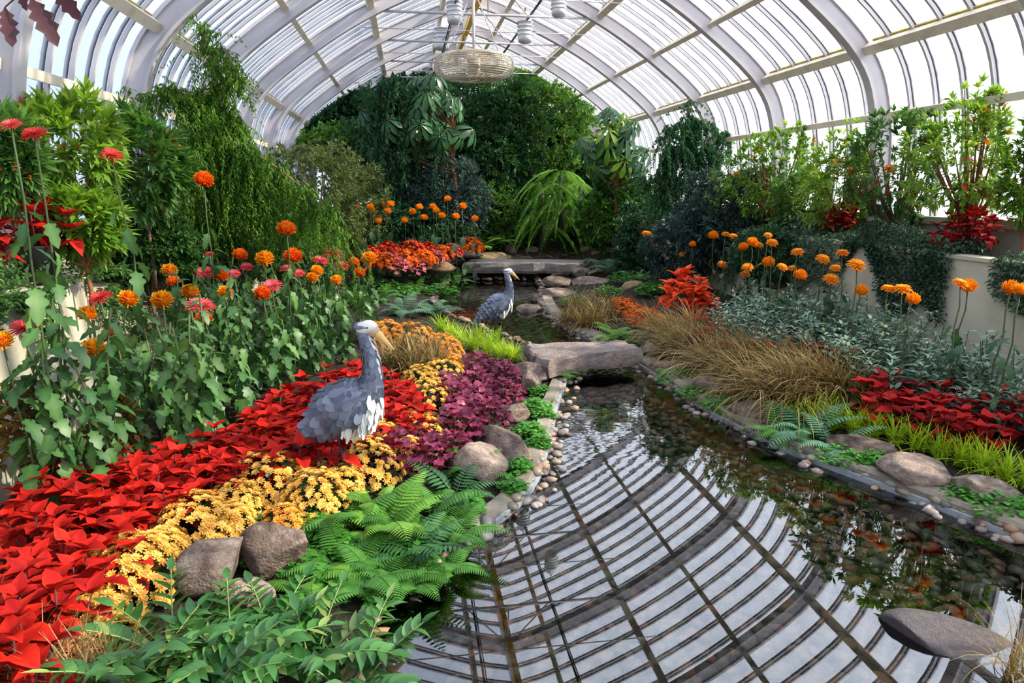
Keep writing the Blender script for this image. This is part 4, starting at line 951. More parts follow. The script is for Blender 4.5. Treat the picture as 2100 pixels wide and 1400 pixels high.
sed = [(1345, 690), (1385, 700), (1420, 712), (1455, 728), (1490, 745), (1530, 765), (1570, 785), (1610, 800), (1650, 812), (1690, 815), (1730, 820), (1395, 730), (1450, 760), (1500, 790), (1550, 820), (1600, 835), (1640, 840), (1700, 790), (1560, 760), (1480, 715), (1420, 690), (1640, 775)]
for px, py in sed: tuft('sedge_tuft', 'brown sedge tuft ' + ('at the bridge end of the flowing row' if px < 1430 else 'above the first green patches of the bank' if px < 1520 else 'in the middle of the flowing row' if px < 1610 else 'at the end of the row by the dark red coleus'), 'sedge', G(px, py, .02), 230, .54, 'sedge', .0085, 1.35, 1.0, 'brown sedge row of the bank', (-.45, -.3))
for px, py in ((1165, 665), (1195, 675), (1225, 668), (1180, 645), (1215, 648), (1250, 650)): tuft('sedge_tuft', 'brown sedge tuft beside the rear pond kerb', 'sedge', G(px, py, .02), 180, .46, 'sedge', .010, 1.25, .95, 'brown sedge at the rear pond')
for px, py in ((30, 1410), (0, 1350), (90, 1440), (180, 1450), (240, 1440), (50, 1390), (130, 1450)): tuft('sedge_tuft', 'dry brown sedge tuft in the bottom corner below the red coleus', 'sedge', G(px, py, .02), 190, .30, 'sedge', .005, 1.1, 1.0, 'brown sedge in the corner')
for px, py in ((2080, 1390), (2130, 1400)): tuft('sedge_tuft', 'sparse dry grass blades beside the dark boulder in the water', 'sedge', atz(px, py, 0), 40, .32, 'sedge', .004, 1.3, 1.3, 'dry blades by the dark boulder')
for px, py in ((945, 705), (970, 715), (1000, 725), (1030, 735), (1055, 738), (925, 690), (985, 700), (1015, 712), (905, 680)): tuft('lime_grass_tuft', 'lime green grass tuft in front of the far heron', 'grass', G(px, py, .02), 95, .27, 'lime_grass', .009, 1.0, .85, 'lime grass by the far heron')
for px, py in ((1625, 868), (1665, 872), (1705, 880), (1750, 890), (1790, 898), (1835, 910), (1880, 925), (1925, 940), (1970, 955), (2015, 970), (2060, 985), (2105, 1000), (1780, 865), (1690, 850)): tuft('lime_grass_tuft', 'lime green grass tuft ' + ('beside the bank ferns' if px < 1740 else 'above the long flat stone' if px < 1850 else 'above the large angular boulder' if px < 1960 else 'above the clover patch'), 'grass', G(px, py, .0), 85, .25, 'lime_grass', .009, 1.0, .8, 'lime grass row of the bank')

# --- silver-leaved plants
def silver_proto():
    t = thing('silver_foliage_plant', 'upright silver-green foliage plant in the bank of silver leaves', 'foliage plant', (0, 0, -50), 0, 'silver foliage bank'); st = Acc(); lf = Acc()
    for s in range(5):
        P = stemcurve(.42 * random.uniform(.8, 1.15), .12, s * 1.3 + random.random()); P[:, :2] += np.array([math.cos(s * 1.3), math.sin(s * 1.3)]) * .05; st.add(tube(P, .003, 4, False)); m = 26; f = np.linspace(.12, 1, m); p = np.stack([np.interp(f * 4, range(5), P[:, q]) for q in range(3)], 1)
        an = np.arange(m) * 1.57 + (np.arange(m) // 2) * .3; el = rng.uniform(-.3, .5, m) + .5 * f; d = np.stack([np.cos(an) * np.cos(el), np.sin(an) * np.cos(el), np.sin(el)], 1)
        lf.add(leaf(1, .38, LANCE, .2, .3), basis(d, rng.uniform(-.3, .3, m)), .085 * (1.15 - .5 * f), p, np.clip(.2 + .6 * f + rng.normal(0, .15, m), 0, 1))
    obj('stem', st, 'stem', t); obj('foliage', lf, 'silver', t); return t
SP = [silver_proto() for _ in range(4)]
sil = [(1480, 615), (1560, 600), (1640, 600), (1720, 600), (1800, 620), (1860, 640), (1920, 660), (2000, 650), (2130, 660), (2140, 800), (2050, 790), (1960, 765), (1860, 745), (1780, 735), (1720, 690), (1640, 680), (1560, 665), (1490, 650)]
for i, p in enumerate(q_ for q_ in poly_sample(sil, .42, 110, .17) if q_[0] < 4.3): put(SP[i % 4], USED, p, random.uniform(0, 6), random.uniform(.9, 1.25), 'upright silver-green foliage plant ' + zone(p, ((1560, 'next to the orange-red coleus bush'), (1660, 'behind the sedge row'), (1780, 'in the middle of the silver bank'), (1900, 'before the hanging grey ivy'), (2000, 'before the bare patch of shaded wall'), (9999, 'at the right picture edge'))))

# --- ferns
def frond_mesh(L, W, n, mat, arch=.5, prof=SERR, pw=.3, fine=True, droop=1.):
    a = Acc(); t = np.linspace(0, 1, 10); ang = .9 - (min(arch, 1.5) + .9) * t ** (1 if arch < 1.2 else .32); y = np.concatenate([[0], np.cumsum(np.cos(ang[:-1]))]) * L / 9; z = np.concatenate([[0], np.cumsum(np.sin(ang[:-1]))]) * L / 9
    P = np.stack([0 * y, y, z], 1); a.add(tube(P, np.linspace(.004, .001, 10), 4, False), rnd=[.35]); f = np.linspace(.14, .98, n); p = np.stack([np.interp(f * 9, range(10), P[:, k]) for k in range(3)], 1)
    tg = np.stack([0 * f, np.interp(f * 9, range(10), np.cos(ang)), np.interp(f * 9, range(10), np.sin(ang))], 1); w = W * np.minimum((f - .08) * 4, 1) * (1 - f) ** .7 * 1.25 + .006
    for s in (-1, 1):
        d = norm(np.stack([np.full(n, s * 1.), 0 * f, 0 * f], 1) + tg * .45 + np.array([0, 0, -.12])); a.add(leaf(1, pw, prof, .1, .15), basis(d), w, p, np.clip(.45 + .3 * f + rng.normal(0, .15, n), 0, 1))
    return a.mesh('frond', mat)
def fern(label, p, n, L, mat, W=None, np_=20, group=None, spread=1., rz=None, prof=SERR, pw=.3, name='fern', arch=.5, fan=None):
    t = thing(name, label, 'fern', tuple(p), random.uniform(0, 6) if rz is None else rz, group); fm = [frond_mesh(L * q, (W or L * .24) * q, np_, mat, arch + .25 * k, prof, pw) for k, q in enumerate((1, .85, .7))]
    for k in range(n):
        an = k * 2.4 + random.uniform(-.3, .3) if fan is None else fan[0] + (fan[1] - fan[0]) * (k + random.random()) / n; tl = random.uniform(-.25, .35) * spread; M = Matrix.Rotation(an, 3, 'Z') @ Matrix.Rotation(tl, 3, 'X')
        inst('frond', fm[k % 3], t, np.array(M), random.uniform(.8, 1.15), (rng.normal(0, .02), rng.normal(0, .02), 0 if name == 'fern' else -.3 * (k % 4)))
    return t
for px, py, n, L, m, lab in ((800, 1080, 16, .42, 'fern_light', 'large pale green fern spilling over the pond edge'), (720, 1060, 13, .36, 'fern_mid', 'mid-green fern beside the brown leaning boulder'), (880, 1050, 13, .38, 'fern_mid', 'mid-green fern behind the pale one, near the pinkish boulder'), (930, 1010, 10, .36, 'fern_dark', 'dark sword fern beside the pinkish boulder'), (850, 1130, 9, .40, 'fern_dark', 'dark glossy fern hanging down to the water'), (700, 1150, 11, .34, 'fern_mid', 'light fern hanging in front of the brown boulder'), (780, 1020, 9, .34, 'fern_light', 'upright light fern below the yellow chrysanthemum'), (930, 1090, 9, .33, 'fern_mid', 'fern overhanging the pebbles at the kerb end')):
    fern(lab, G(px, py, .06), n, L, m, np_=20 if m != 'fern_dark' else 15, prof=SERR if m != 'fern_dark' else LANCE, pw=.3 if m != 'fern_dark' else .28)
for px, py, n, L, m, lab in ((1150, 765, 9, .30, 'fern_mid', 'small fern growing at the corner of the near slab bridge'), (1265, 690, 14, .42, 'fern_light', 'bright fern spilling over the near slab bridge'), (1290, 700, 9, .36, 'fern_mid', 'second fern at the bridge end beside the sedge'), (1660, 885, 16, .44, 'fern_blue', 'grey-green fern on the bank between sedge and kerb'), (1605, 885, 13, .38, 'fern_mid', 'low fern hanging over the bank kerb'), (1710, 910, 12, .36, 'fern_blue', 'small grey-green fern beside the long flat stone'), (830, 640, 12, .55, 'fern_blue', 'feathery grey-green fern before the rear pond'), (890, 640, 11, .5, 'fern_blue', 'feathery fern at the rear pond edge'), (780, 610, 11, .5, 'fern_mid', 'fern behind the feathery grey-green one'), (850, 590, 10, .45, 'fern_mid', 'fern below the golden ledge stones'), (935, 575, 8, .4, 'fern_mid', 'small fern at the corner of the far slab bridge'), (1260, 560, 12, .7, 'fern_blue', 'stiff blue-green fern beside the stepped stones'), (1290, 545, 10, .7, 'fern_blue', 'blue-green fern behind the stepped stones')):
    fern(lab, G(px, py, .05), n, L, m, np_=16)
for px, py, Y, lab in ((1010, 500, 15, 'fern below the dark shrub behind the far bridge'), (1060, 500, 15.4, 'fern left of the hanging fern in the back'), (985, 505, 14.6, 'fern beside the round orange-red cushion'), (1165, 522, 14.8, 'small fern on the stream stones in the back'), (1205, 535, 14.4, 'small fern among the mossy stones')):
    fern(lab, aty(px, py, Y) - np.array([0, 0, .1]), 10, .6 if px < 1100 else .4, 'fern_light', np_=14)
for px, py, Y, n, L, lab in ((1150, 362, 15.0, 52, 1.7, 'large yellow-green fern with long hanging fronds above the dark grotto'), (1112, 385, 15.2, 36, 1.4, 'yellow-green hanging fern left of the largest one'), (1190, 385, 15.2, 32, 1.4, 'yellow-green hanging fern right of the largest one')):
    p = aty(px, py, Y); t = fern(lab, p, n, L, 'fern_light', .13, 34, None, .5, prof=LANCE, pw=.42, name='hanging_fern', arch=1.3)
    obj('stump', Acc().add(tube([(0, 0, .02), (.02, 0, -.8), (0, .1, -2)], [.04, .06, .08], 8)), 'pot_black', t)
# holly ferns with broad glossy leaflets in the near corner
HL = [Acc().add(leaf(1, .42, OVATE, .3, .15 + .15 * k), rnd=[.3 + .2 * k]).mesh('leaflet', 'holly') for k in range(3)]
HP = Acc().add(leaf(1, .3, OVATE, .25, .1), rnd=[.6]).mesh('leaflet', 'holly_pale')
def holly_fern(p, label, n, L, an0, an1):
    t = thing('holly_fern', label, 'fern', tuple(p), 0, 'glossy holly ferns')
    for k in range(n):
        an = an0 + (an1 - an0) * (k + .5) / n + random.uniform(-.15, .15); l = L * random.uniform(.75, 1.15); tt = np.linspace(0, 1, 8); ang = random.uniform(.85, 1.3) - random.uniform(.6, 1.2) * tt
        y = np.concatenate([[0], np.cumsum(np.cos(ang[:-1]))]) * l / 7; z = np.concatenate([[0], np.cumsum(np.sin(ang[:-1]))]) * l / 7; P = np.stack([0 * y, y, z], 1)
        fr = obj('frond', Acc().add(tube(P, np.linspace(.005, .002, 8), 5, False), rnd=[.6]), 'holly_pale', t); fr.rotation_euler = (0, 0, an)
        m = 8
        for q in range(m):
            f = .28 + .7 * q / (m - 1); i = min(int(f * 7), 6); pp = P[i] + (P[i + 1] - P[i]) * (f * 7 - i); tg = norm(P[i + 1] - P[i])
            for s in ((-1, 1) if q < m - 1 else (0,)):
                d = norm(np.array([s * 1., 0, 0]) + tg * (.55 + .5 * f) + np.array([0, 0, .12])); inst('leaflet', HP if random.random() < .16 else random.choice(HL), fr, basis([d], np.array([s * .35]))[0], .105 * (1.1 - .35 * f) * random.uniform(.85, 1.15), pp)
for px, py, n, L, lab in ((360, 1370, 8, .38, 'glossy broad-leaved holly fern below the pale rounded boulder'), (480, 1390, 8, .36, 'glossy holly fern at the bottom edge, middle one'), (640, 1390, 8, .36, 'glossy holly fern in front of the light fern and pebbles'), (560, 1330, 6, .32, 'glossy holly fern behind the two bottom-edge ones'), (290, 1440, 7, .36, 'glossy holly fern rising from the corner by the sedge'), (720, 1440, 7, .34, 'glossy holly fern beside the open water at the bottom edge'), (420, 1470, 8, .36, 'glossy holly fern lowest in the corner')):
    holly_fern(G(px, py, .02), lab, n, L, 0, 2 * PI)

# --- ground cover
def cover(px, py, rp, label, mat='cover', n=220, group=None, h=.06, Y=None, s=.035):
    p = G(px, py, .03) if Y is None else aty(px, py, Y); r = rp * float((p - EYE) @ FW) / F; a = Acc(); qa = rng.uniform(0, 6.3, n); qr = np.sqrt(rng.random(n)) * (1 + .2 * np.sin(3 * qa + px)); q = np.stack([np.cos(qa), np.sin(qa)], 1) * (qr * r * .95)[:, None]; z = rng.uniform(.1, 1, n) * h * np.exp(-(q ** 2).sum(1) / r ** 2 / 1.2) + .01
    q = np.column_stack([q, z]); d = np.column_stack([rng.normal(size=(n, 2)), rng.uniform(-.2, .5, n)]); a.add(leaf(1, .8, OVATE, .1, .2), basis(norm(d)), s * rng.uniform(.6, 1.2, n), q, rng.random(n))
    o = obj('ground_cover', a, mat); o.location = p; return tag(o, label, 'ground cover', group)
for px, py, rp, l in ((1385, 772, 50, 'bright green ground cover below the flat stone by the bridge'), (1432, 808, 44, 'green ground cover over the kerb, second patch from the bridge'), (1490, 832, 52, 'green ground cover trailing on the bank kerb'), (1745, 938, 66, 'dark green ground cover beside the bank ferns'), (1795, 948, 44, 'green ground cover left of the large angular boulder'), (2065, 1040, 72, 'bright clover patch at the right end of the kerb'), (1985, 1020, 46, 'clover patch below the brown stone'), (1095, 835, 36, 'green creeper between split stone and kerb'), (1085, 885, 36, 'green creeper beside the tan boulder'), (1062, 960, 30, 'green creeper between pinkish boulder and kerb'), (1010, 890, 22, 'small green plant between the boulders'), (610, 1160, 50, 'fine green creeper over the brown leaning boulder'), (650, 1200, 50, 'fine green creeper under the light fern'), (500, 1145, 22, 'tiny green plant between two near boulders'), (640, 1080, 55, 'green creeper between yellow flowers and the fern'), (690, 1120, 50, 'green creeper in the middle of the fern group'), (1250, 600, 30, 'green plant among the step stones'), (1180, 620, 30, 'green plant at the rear pond corner'), (880, 575, 45, 'creeping green plants below the golden ledge'), (940, 565, 26, 'creeping green plants at the far bridge corner'), (830, 600, 50, 'low green plants behind the feathery fern')):
    cover(px, py, rp, l, 'cover', 420 if py > 700 else 240, h=.10 if py > 700 else .14, s=.033 if py > 700 else .06)

# ------------------------------------------------------------------ shrubs and trees
def clusters(c, half, n, r, shell=.55, lumps=.25):
    u = norm(rng.normal(size=(n, 3))); rad = shell + (1 - shell) * rng.random(n) ** .6; rr = np.random.default_rng(r); lump = 1 + lumps * noise3(u * 1.4, rr, 3, 1.6)
    return np.asarray(c) + u * (rad * lump)[:, None] * np.asarray(half), u
def foliage(a, pos, out, per, L, tpl, spread=.9, up=.35, mat=0, tone=0.):
    n = len(pos); P = np.repeat(pos, per, 0); O = np.repeat(norm(out + np.array([0, 0, up])), per, 0); d = norm(O + rng.normal(0, spread, (n * per, 3)) * .8)
    a.add(tpl, basis(d, rng.uniform(-.6, .6, n * per)), L * rng.uniform(.65, 1.2, n * per), P + d * L * .1, np.clip(np.repeat(rng.normal(.5, .16, n), per) + rng.normal(0, .14, n * per) + tone, 0, 1), mat)
def shrub(name, label, px, yt, yb, wp, Y, mat, L, n, per, tpl=None, group=None, cat='shrub', dep=.75, shell=.5, trunk=True, spread=.9, lumps=.3, tips=0, seed=1, base=None, red=0):
    tpl = tpl if tpl is not None else leaf(1, .3, DIAM, .2, .15); c = aty(px, (yt + yb) / 2, Y); d = float((c - EYE) @ FW); half = np.array([wp * d / F / 2, wp * d / F / 2 * dep, (yb - yt) * d / F / 2]); zb = zg(c[0], c[1]) if base is None else base
    t = thing(name, label, cat, (c[0], c[1], zb), 0, group); cc = np.array([0, 0, c[2] - zb]); a = Acc(); pos, out = clusters(cc, half, n, seed, shell, lumps)
    pos[:, 0] = np.clip(pos[:, 0], -2.5 - c[0], 5.1 - c[0]); pos[:, 1] = np.minimum(pos[:, 1], YEND - .3 - c[1]); zm = np.interp(np.abs(pos[:, 0] + c[0] - RIDGE), PROF[::-1, 0], PROF[::-1, 1]) - .25 - zb; pos[:, 2] = np.clip(pos[:, 2], .03, zm); foliage(a, pos, out, per, L, tpl, spread); mats = [mat]
    if red: foliage(a, pos[:red], out[:red], 5, L * .9, tpl, spread, mat=1); mats.append('red_tips')
    obj('foliage', a, mats, t)
    if trunk:
        b = Acc(); k = min(26, max(8, n // 14)); fork = np.array([0, 0, max((cc[2] - half[2]) * .8, .04)]); w = max(.012, half[0] * .035); b.add(tube([(0, 0, -.02), (.01, 0, fork[2] * .5), fork], [w * 1.4, w * 1.2, w], 7))
        for q in pos[rng.choice(n, k, False)]: b.add(tube([fork, fork * .5 + q * .5 + np.array([0, 0, -.05]), q], [w * .8, w * .5, w * .15], 5, False))
        obj('branches', b, 'bark' if mat != 'shrub_bright' else 'bark_red', t)
    return t
def leaf2(W, fold=.25, curl=.15): return np.array([(0, 0, 0), (-W / 2, .45, W * fold), (0, 1, -curl), (W / 2, .45, W * fold)], float), [(0, 2, 1), (0, 3, 2)]
RH = leaf(1, .28, [(0, .2), (.45, 1), (1, 0)], .15, .2); RH2 = leaf2(.3); BR = leaf2(.42); OV = leaf2(.52)
S = shrub
# back of the house
S('evergreen_tree', 'tall dark evergreen tree left of the big-leaved tree', 705, 165, 345, 165, 17.4, 'shrub_dark', .17, 900, 10, BR, None, 'tree', seed=2)
S('round_shrub', 'rounded dark green shrub in front of the dark evergreen tree', 690, 255, 350, 170, 16.2, 'shrub_mid', .13, 420, 9, OV, seed=3)
S('evergreen_tree', 'dark evergreen tree filling the space behind the big-leaved tree', 860, 135, 480, 330, 18.3, 'shrub_dark', .22, 1500, 9, BR, None, 'tree', seed=4)
S('feathery_tree', 'tall soft green feathery tree in the middle behind the bridge', 1010, 160, 490, 200, 16.4, 'shrub_dark', .14, 2600, 10, RH2, None, 'tree', seed=5, lumps=.4)
S('olive_tree', 'tall fine-leaved tree right of the fan against the glass', 1110, 118, 400, 230, 16.8, 'shrub_mid', .12, 2600, 10, RH2, None, 'tree', seed=6, lumps=.4)
S('evergreen_tree', 'dark evergreen tree low behind the hanging fern', 1100, 200, 520, 300, 18.4, 'shrub_dark', .22, 1400, 9, BR, None, 'tree', seed=7)
S('dark_shrub', 'dark blue-green shrub above the far orange chrysanthemums', 905, 325, 510, 210, 15, 'shrub_blue', .12, 1300, 9, RH2, seed=8)
S('dark_shrub', 'dark green shrub right of the blue-green one behind the round orange cushion', 1000, 370, 525, 150, 15.6, 'shrub_mid', .12, 900, 9, RH2, seed=9)
S('grey_shrub', 'grey-green fine-leaved shrub behind the weeping conifer', 640, 295, 520, 230, 11.6, 'shrub_grey', .085, 1500, 8, RH2, seed=10, lumps=.25)
S('grey_shrub', 'olive-green shrub left of the dark hanging creeper', 735, 330, 500, 120, 13.2, 'shrub_grey', .10, 600, 8, RH2, seed=11)
S('broad_shrub', 'broad dark green shrub right of the hanging fern', 1275, 360, 520, 190, 13.6, 'shrub_mid', .13, 800, 9, OV, seed=12)
S('broad_shrub', 'dark shrub below the weeping conifer beside the blue fern', 1330, 420, 560, 150, 12.2, 'shrub_dark', .11, 600, 8, RH2, seed=13)
S('dark_shrub', 'dark leafy hedge shrub at the foot of the far trees', 800, 420, 530, 280, 14.4, 'shrub_dark', .14, 1000, 9, OV, seed=14)
S('dark_shrub', 'dark leafy shrub closing the gap behind the grotto', 1240, 330, 530, 200, 16.8, 'shrub_dark', .17, 1000, 9, OV, seed=15)
# right bank
S('blue_shrub', 'blue-green leathery shrub behind the amber chrysanthemums, largest', 1520, 345, 560, 260, 9.2, 'shrub_blue', .10, 1300, 9, RH2, seed=16, dep=.5)
S('blue_shrub', 'blue-green shrub below the right weeping conifer', 1400, 440, 575, 150, 9.8, 'shrub_blue', .09, 700, 8, RH2, seed=17, dep=.6)
S('dark_shrub', 'dark green shrub at the foot of the shaded wall', 1600, 470, 580, 220, 7.6, 'shrub_dark', .08, 800, 8, RH, seed=18, dep=.3)
S('sunlit_shrub', 'sunlit yellow-green shrub above the blue-green shrub', 1590, 268, 450, 240, 8.6, 'shrub_bright', .085, 560, 9, RH, seed=19, base=1.1, dep=.4, spread=.7, red=8)
S('sunlit_shrub', 'sunlit shrub between the orange blooms and the red-tipped shrub', 1740, 280, 460, 220, 7.3, 'shrub_bright', .085, 460, 9, RH, seed=20, base=1.1, dep=.4, spread=.7, red=8)
S('sunlit_shrub', 'tall open sunlit shrub above the smaller red poinsettia', 1850, 228, 450, 270, 6.4, 'shrub_mid', .085, 430, 10, RH, seed=21, base=1.1, dep=.4, spread=.7, red=12, shell=.6)
S('sunlit_shrub', 'tall open red-tipped shrub above the larger red poinsettia', 2010, 190, 440, 290, 5.6, 'shrub_bright', .085, 400, 10, RH, seed=22, base=1.1, dep=.4, spread=.7, red=26, shell=.6)
S('sunlit_shrub', 'sunlit shrub at the right picture edge', 2120, 260, 470, 160, 5.0, 'shrub_bright', .085, 260, 10, RH, seed=23, base=1.1, dep=.4, spread=.7, red=8)
S('sunlit_shrub', 'pale sunlit shrub low behind the amber flowers above the wall', 1660, 350, 470, 180, 8.0, 'shrub_mid', .09, 420, 9, RH, seed=24, base=1.1, dep=.3, spread=.8, red=10)
# left side
S('rhododendron', 'tall rhododendron with narrow leaves above the left red poinsettia', 130, 195, 400, 210, 5.0, 'shrub_bright', .11, 230, 12, RH, seed=25, base=1.0, dep=.6, spread=.75, red=7, shell=.6)
S('rhododendron', 'rhododendron with red leaves left of the weeping conifer', 290, 245, 440, 190, 6.0, 'shrub_mid', .12, 300, 11, RH, seed=26, base=1.0, dep=.6, spread=.75, red=12)
S('rhododendron', 'low rhododendron below the tall one beside the red poinsettia', 165, 400, 520, 190, 4.7, 'shrub_bright', .11, 190, 12, RH, seed=27, base=1.0, dep=.5, spread=.75, red=5)
S('rhododendron', 'rhododendron cut by the left picture edge', 10, 230, 420, 120, 4.4, 'shrub_mid', .12, 150, 12, RH, seed=28, base=1.0, dep=.6, spread=.75, red=5)
S('leafy_shrub', 'dense green shrub under the weeping conifer', 420, 440, 600, 220, 7.2, 'ivy', .06, 900, 8, OV, seed=29, dep=.6)
S('leafy_shrub', 'dense green shrub right of the weeping conifer', 580, 450, 580, 220, 8.6, 'ivy', .06, 900, 8, OV, seed=30, dep=.6)
S('leafy_shrub', 'dense green shrub behind the cream wall corner', 300, 420, 590, 200, 6.2, 'ivy', .06, 900, 8, OV, seed=31, dep=.5)
S('leafy_shrub', 'green and rust shrub below the grey-green shrub', 690, 470, 560, 130, 10.2, 'shrub_grey', .07, 500, 8, OV, seed=32, dep=.6)
S('leafy_shrub', 'leafy shrub beside the far red flowers', 640, 480, 570, 130, 9.4, 'ivy', .06, 500, 8, OV, seed=33, dep=.6)

# big-leaved umbrella trees: whorls of drooping leaflets
def whorl(mat, n=8, L=1.):
    a = Acc()
    for k in range(n):
        an = 2 * PI * k / n; d = norm(np.array([math.cos(an), math.sin(an), -.45])); a.add(leaf(L, .34, [(0, .12), (.2, .3), (.5, .9), (.75, 1), (.92, .55), (1, 0)], .15, .35), basis([d]), 1., [d * .12], [random.uniform(.3, .8)])
    return a.mesh('leaf_whorl', mat)
WH = [whorl('schefflera'), whorl('schefflera', 9)]; WHB = [whorl('shrub_bright', 7)]
def umbrella_tree(label, px, yt, yb, wp, Y, n, L, wh, trunkpx):
    c = aty(px, (yt + yb) / 2, Y); d = float((c - EYE) @ FW); half = np.array([wp * d / F / 2, wp * d / F / 2 * .6, (yb - yt) * d / F / 2]); b = aty(trunkpx, yb, Y); zb = zg(b[0], b[1]); t = thing('umbrella_tree', label, 'tree', (b[0], b[1], zb)); o = np.array([b[0], b[1], zb])
    pos, out = clusters(c, half, n, 3, .35, .45); br = Acc(); top = np.array([c[0] * .5 + b[0] * .5, c[1], c[2] + half[2] * .3]) - o; br.add(tube([(0, 0, 0), (.02, 0, top[2] * .5), top], [.05, .04, .02], 7))
    for p, u in zip(pos - o, out):
        nv = norm(u + np.array([0, -.5, .9])); x = norm(np.cross((0.2, 1, 0), nv)); inst('leaf_whorl', random.choice(wh), t, np.stack([x, np.cross(nv, x), nv], 1), L * random.uniform(.75, 1.2), p); br.add(tube([np.array([0, 0, min(p[2], top[2]) * .85]), p], [.015, .006], 4, False))
    obj('trunk', br, 'bark_red', t)
umbrella_tree('big-leaved umbrella tree with drooping leaf whorls left of the fan', 870, 146, 350, 210, 14.8, 76, .31, WH, 932)
umbrella_tree('bright big-leaved umbrella tree right of the hanging fern', 1258, 218, 390, 140, 13.2, 54, .30, WHB + WH, 1262)
# hanging creeper
def creeper(label, px, yt, yb, wp, Y, mat, n, L=.07):
    c = aty(px, yt, Y); d = float((c - EYE) @ FW); zb = zg(c[0], c[1]); t = thing('hanging_creeper', label, 'creeper', (c[0], c[1], zb)); a = Acc(); st = Acc(); H = (yb - yt) * d / F; W = wp * d / F / 2
    for k in range(n):
        x, y = rng.normal(0, .45) * W, rng.uniform(-.4, .3); z1 = c[2] - zb - random.random() ** 2 * H * .5; ln = H * random.uniform(.25, .6); m = int(ln / .045) + 3; f = np.linspace(0, 1, m); p = np.stack([x + .05 * np.sin(f * 5 + k), y + .05 * np.cos(f * 4 + k), z1 - ln * f], 1); p[:, 2] = np.maximum(p[:, 2], .05)
        st.add(tube(p[::3] if m > 6 else p, .004, 3, False)); an = rng.uniform(0, 6.3, m * 2); dd = np.stack([np.cos(an) * .7, np.sin(an) * .7, rng.uniform(-1.2, -.1, m * 2)], 1); a.add(BR, basis(norm(dd)), L * rng.uniform(.7, 1.3, m * 2), np.repeat(p, 2, 0), np.clip(rng.normal(.45, .2, m * 2) + rng.normal(0, .12), 0, 1))
    obj('stems', st, 'bark', t); obj('foliage', a, mat, t)
creeper('long hanging creeper curtain in front of the dark evergreens', 810, 160, 500, 120, 14.8, 'conifer_blue', 130, .10)
creeper('hanging creeper curtain left of the first', 745, 240, 470, 90, 15.6, 'conifer_blue', 60, .10)

# weeping conifers
def weeping(name, label, branches, trunkpts, Y, mat, L=.055, step=.02, per=3, wpx=1.):
    b = aty(*trunkpts[-1], Y); zb = zg(b[0], b[1]) if b[2] > .3 else 0; o = np.array([b[0], b[1], min(zb, b[2])]); t = thing(name, label, 'tree', tuple(o)); br = Acc(); a = Acc(); TP = [aty(x, y, Y) - o for x, y in trunkpts] + [np.array([0, 0, 0.])]
    br.add(tube(TP, np.linspace(.012, .04, len(TP)), 6))
    for pts, lo, hi, nst, dy in branches:
        P = np.array([aty(x, y, Y + dy * k / max(len(pts) - 1, 1)) - o for k, (x, y) in enumerate(pts)]); br.add(tube(P, np.linspace(.014, .004, len(P)), 5, False))
        for k in range(nst):
            f = random.random() * (len(P) - 1); i = min(int(f), len(P) - 2); s = P[i] + (P[i + 1] - P[i]) * (f - i) + rng.normal(0, .05, 3); ln = random.uniform(lo, hi) * Y / F; m = max(int(ln / step), 4); g = np.linspace(0, 1, m); dr = rng.normal(0, .16, 2)
            p = np.stack([s[0] + dr[0] * g + .02 * np.sin(g * 7 + k), s[1] + dr[1] * g, s[2] + .04 * np.sin(g * PI) - ln * g], 1); pp = np.repeat(p, per, 0); M = len(pp); an = rng.uniform(0, 6.3, M); d = np.stack([np.cos(an) * .75, np.sin(an) * .75, rng.uniform(-1.3, -.2, M)], 1)
            a.add(leaf2(.28), basis(norm(d)), L * rng.uniform(.7, 1.3, M) * np.repeat(1.1 - .5 * g, per), pp, np.clip(rng.normal(.5, .16, M) + rng.normal(0, .15), 0, 1))
    obj('trunk', br, 'bark', t); obj('foliage', a, mat, t)
LB = [([(447, 200), (436, 120), (420, 70), (398, 42)], 20, 60, 40, 0), ([(436, 120), (455, 95), (475, 125), (486, 170)], 20, 70, 40, -.1), ([(447, 200), (470, 150), (488, 175)], 30, 70, 16, .1), ([(450, 225), (400, 190), (340, 180), (285, 195)], 25, 80, 70, -.2), ([(450, 235), (400, 205), (330, 195)], 30, 110, 60, .2),
      ([(448, 170), (435, 180), (425, 200)], 40, 110, 24, 0), ([(450, 240), (425, 225), (395, 250), (372, 300)], 90, 210, 85, -.2), ([(450, 250), (470, 230), (490, 270)], 90, 200, 50, .1), ([(452, 300), (480, 290), (505, 320)], 90, 200, 40, -.2), ([(452, 320), (410, 320), (375, 350)], 100, 210, 50, .2),
      ([(455, 330), (510, 305), (570, 345), (640, 400), (705, 440)], 60, 170, 95, -.3), ([(455, 360), (520, 330), (600, 390), (660, 430)], 60, 150, 70, .3), ([(455, 400), (500, 390), (560, 440)], 60, 140, 50, 0), ([(452, 420), (400, 420), (370, 450)], 60, 140, 40, 0)]
weeping('weeping_conifer', 'tall weeping conifer with nodding tip in the left bed', LB, [(410, 55), (436, 120), (448, 200), (452, 300), (454, 420), (455, 560)], 7.0, 'conifer')
RB = [([(1412, 260), (1410, 220), (1416, 205)], 10, 40, 16, 0), ([(1414, 270), (1390, 250), (1365, 270)], 30, 90, 26, -.2), ([(1414, 260), (1440, 245), (1475, 265), (1500, 290)], 30, 90, 36, 0), ([(1416, 300), (1380, 300), (1355, 330)], 50, 130, 34, .2), ([(1416, 310), (1450, 300), (1480, 320)], 50, 120, 34, -.2), ([(1418, 370), (1380, 365), (1345, 390)], 50, 120, 30, 0), ([(1418, 380), (1440, 380), (1465, 400)], 50, 110, 26, 0), ([(1414, 250), (1420, 240), (1405, 260)], 40, 140, 20, 0), ([(1360, 350), (1340, 360), (1310, 365)], 30, 70, 20, .3)]
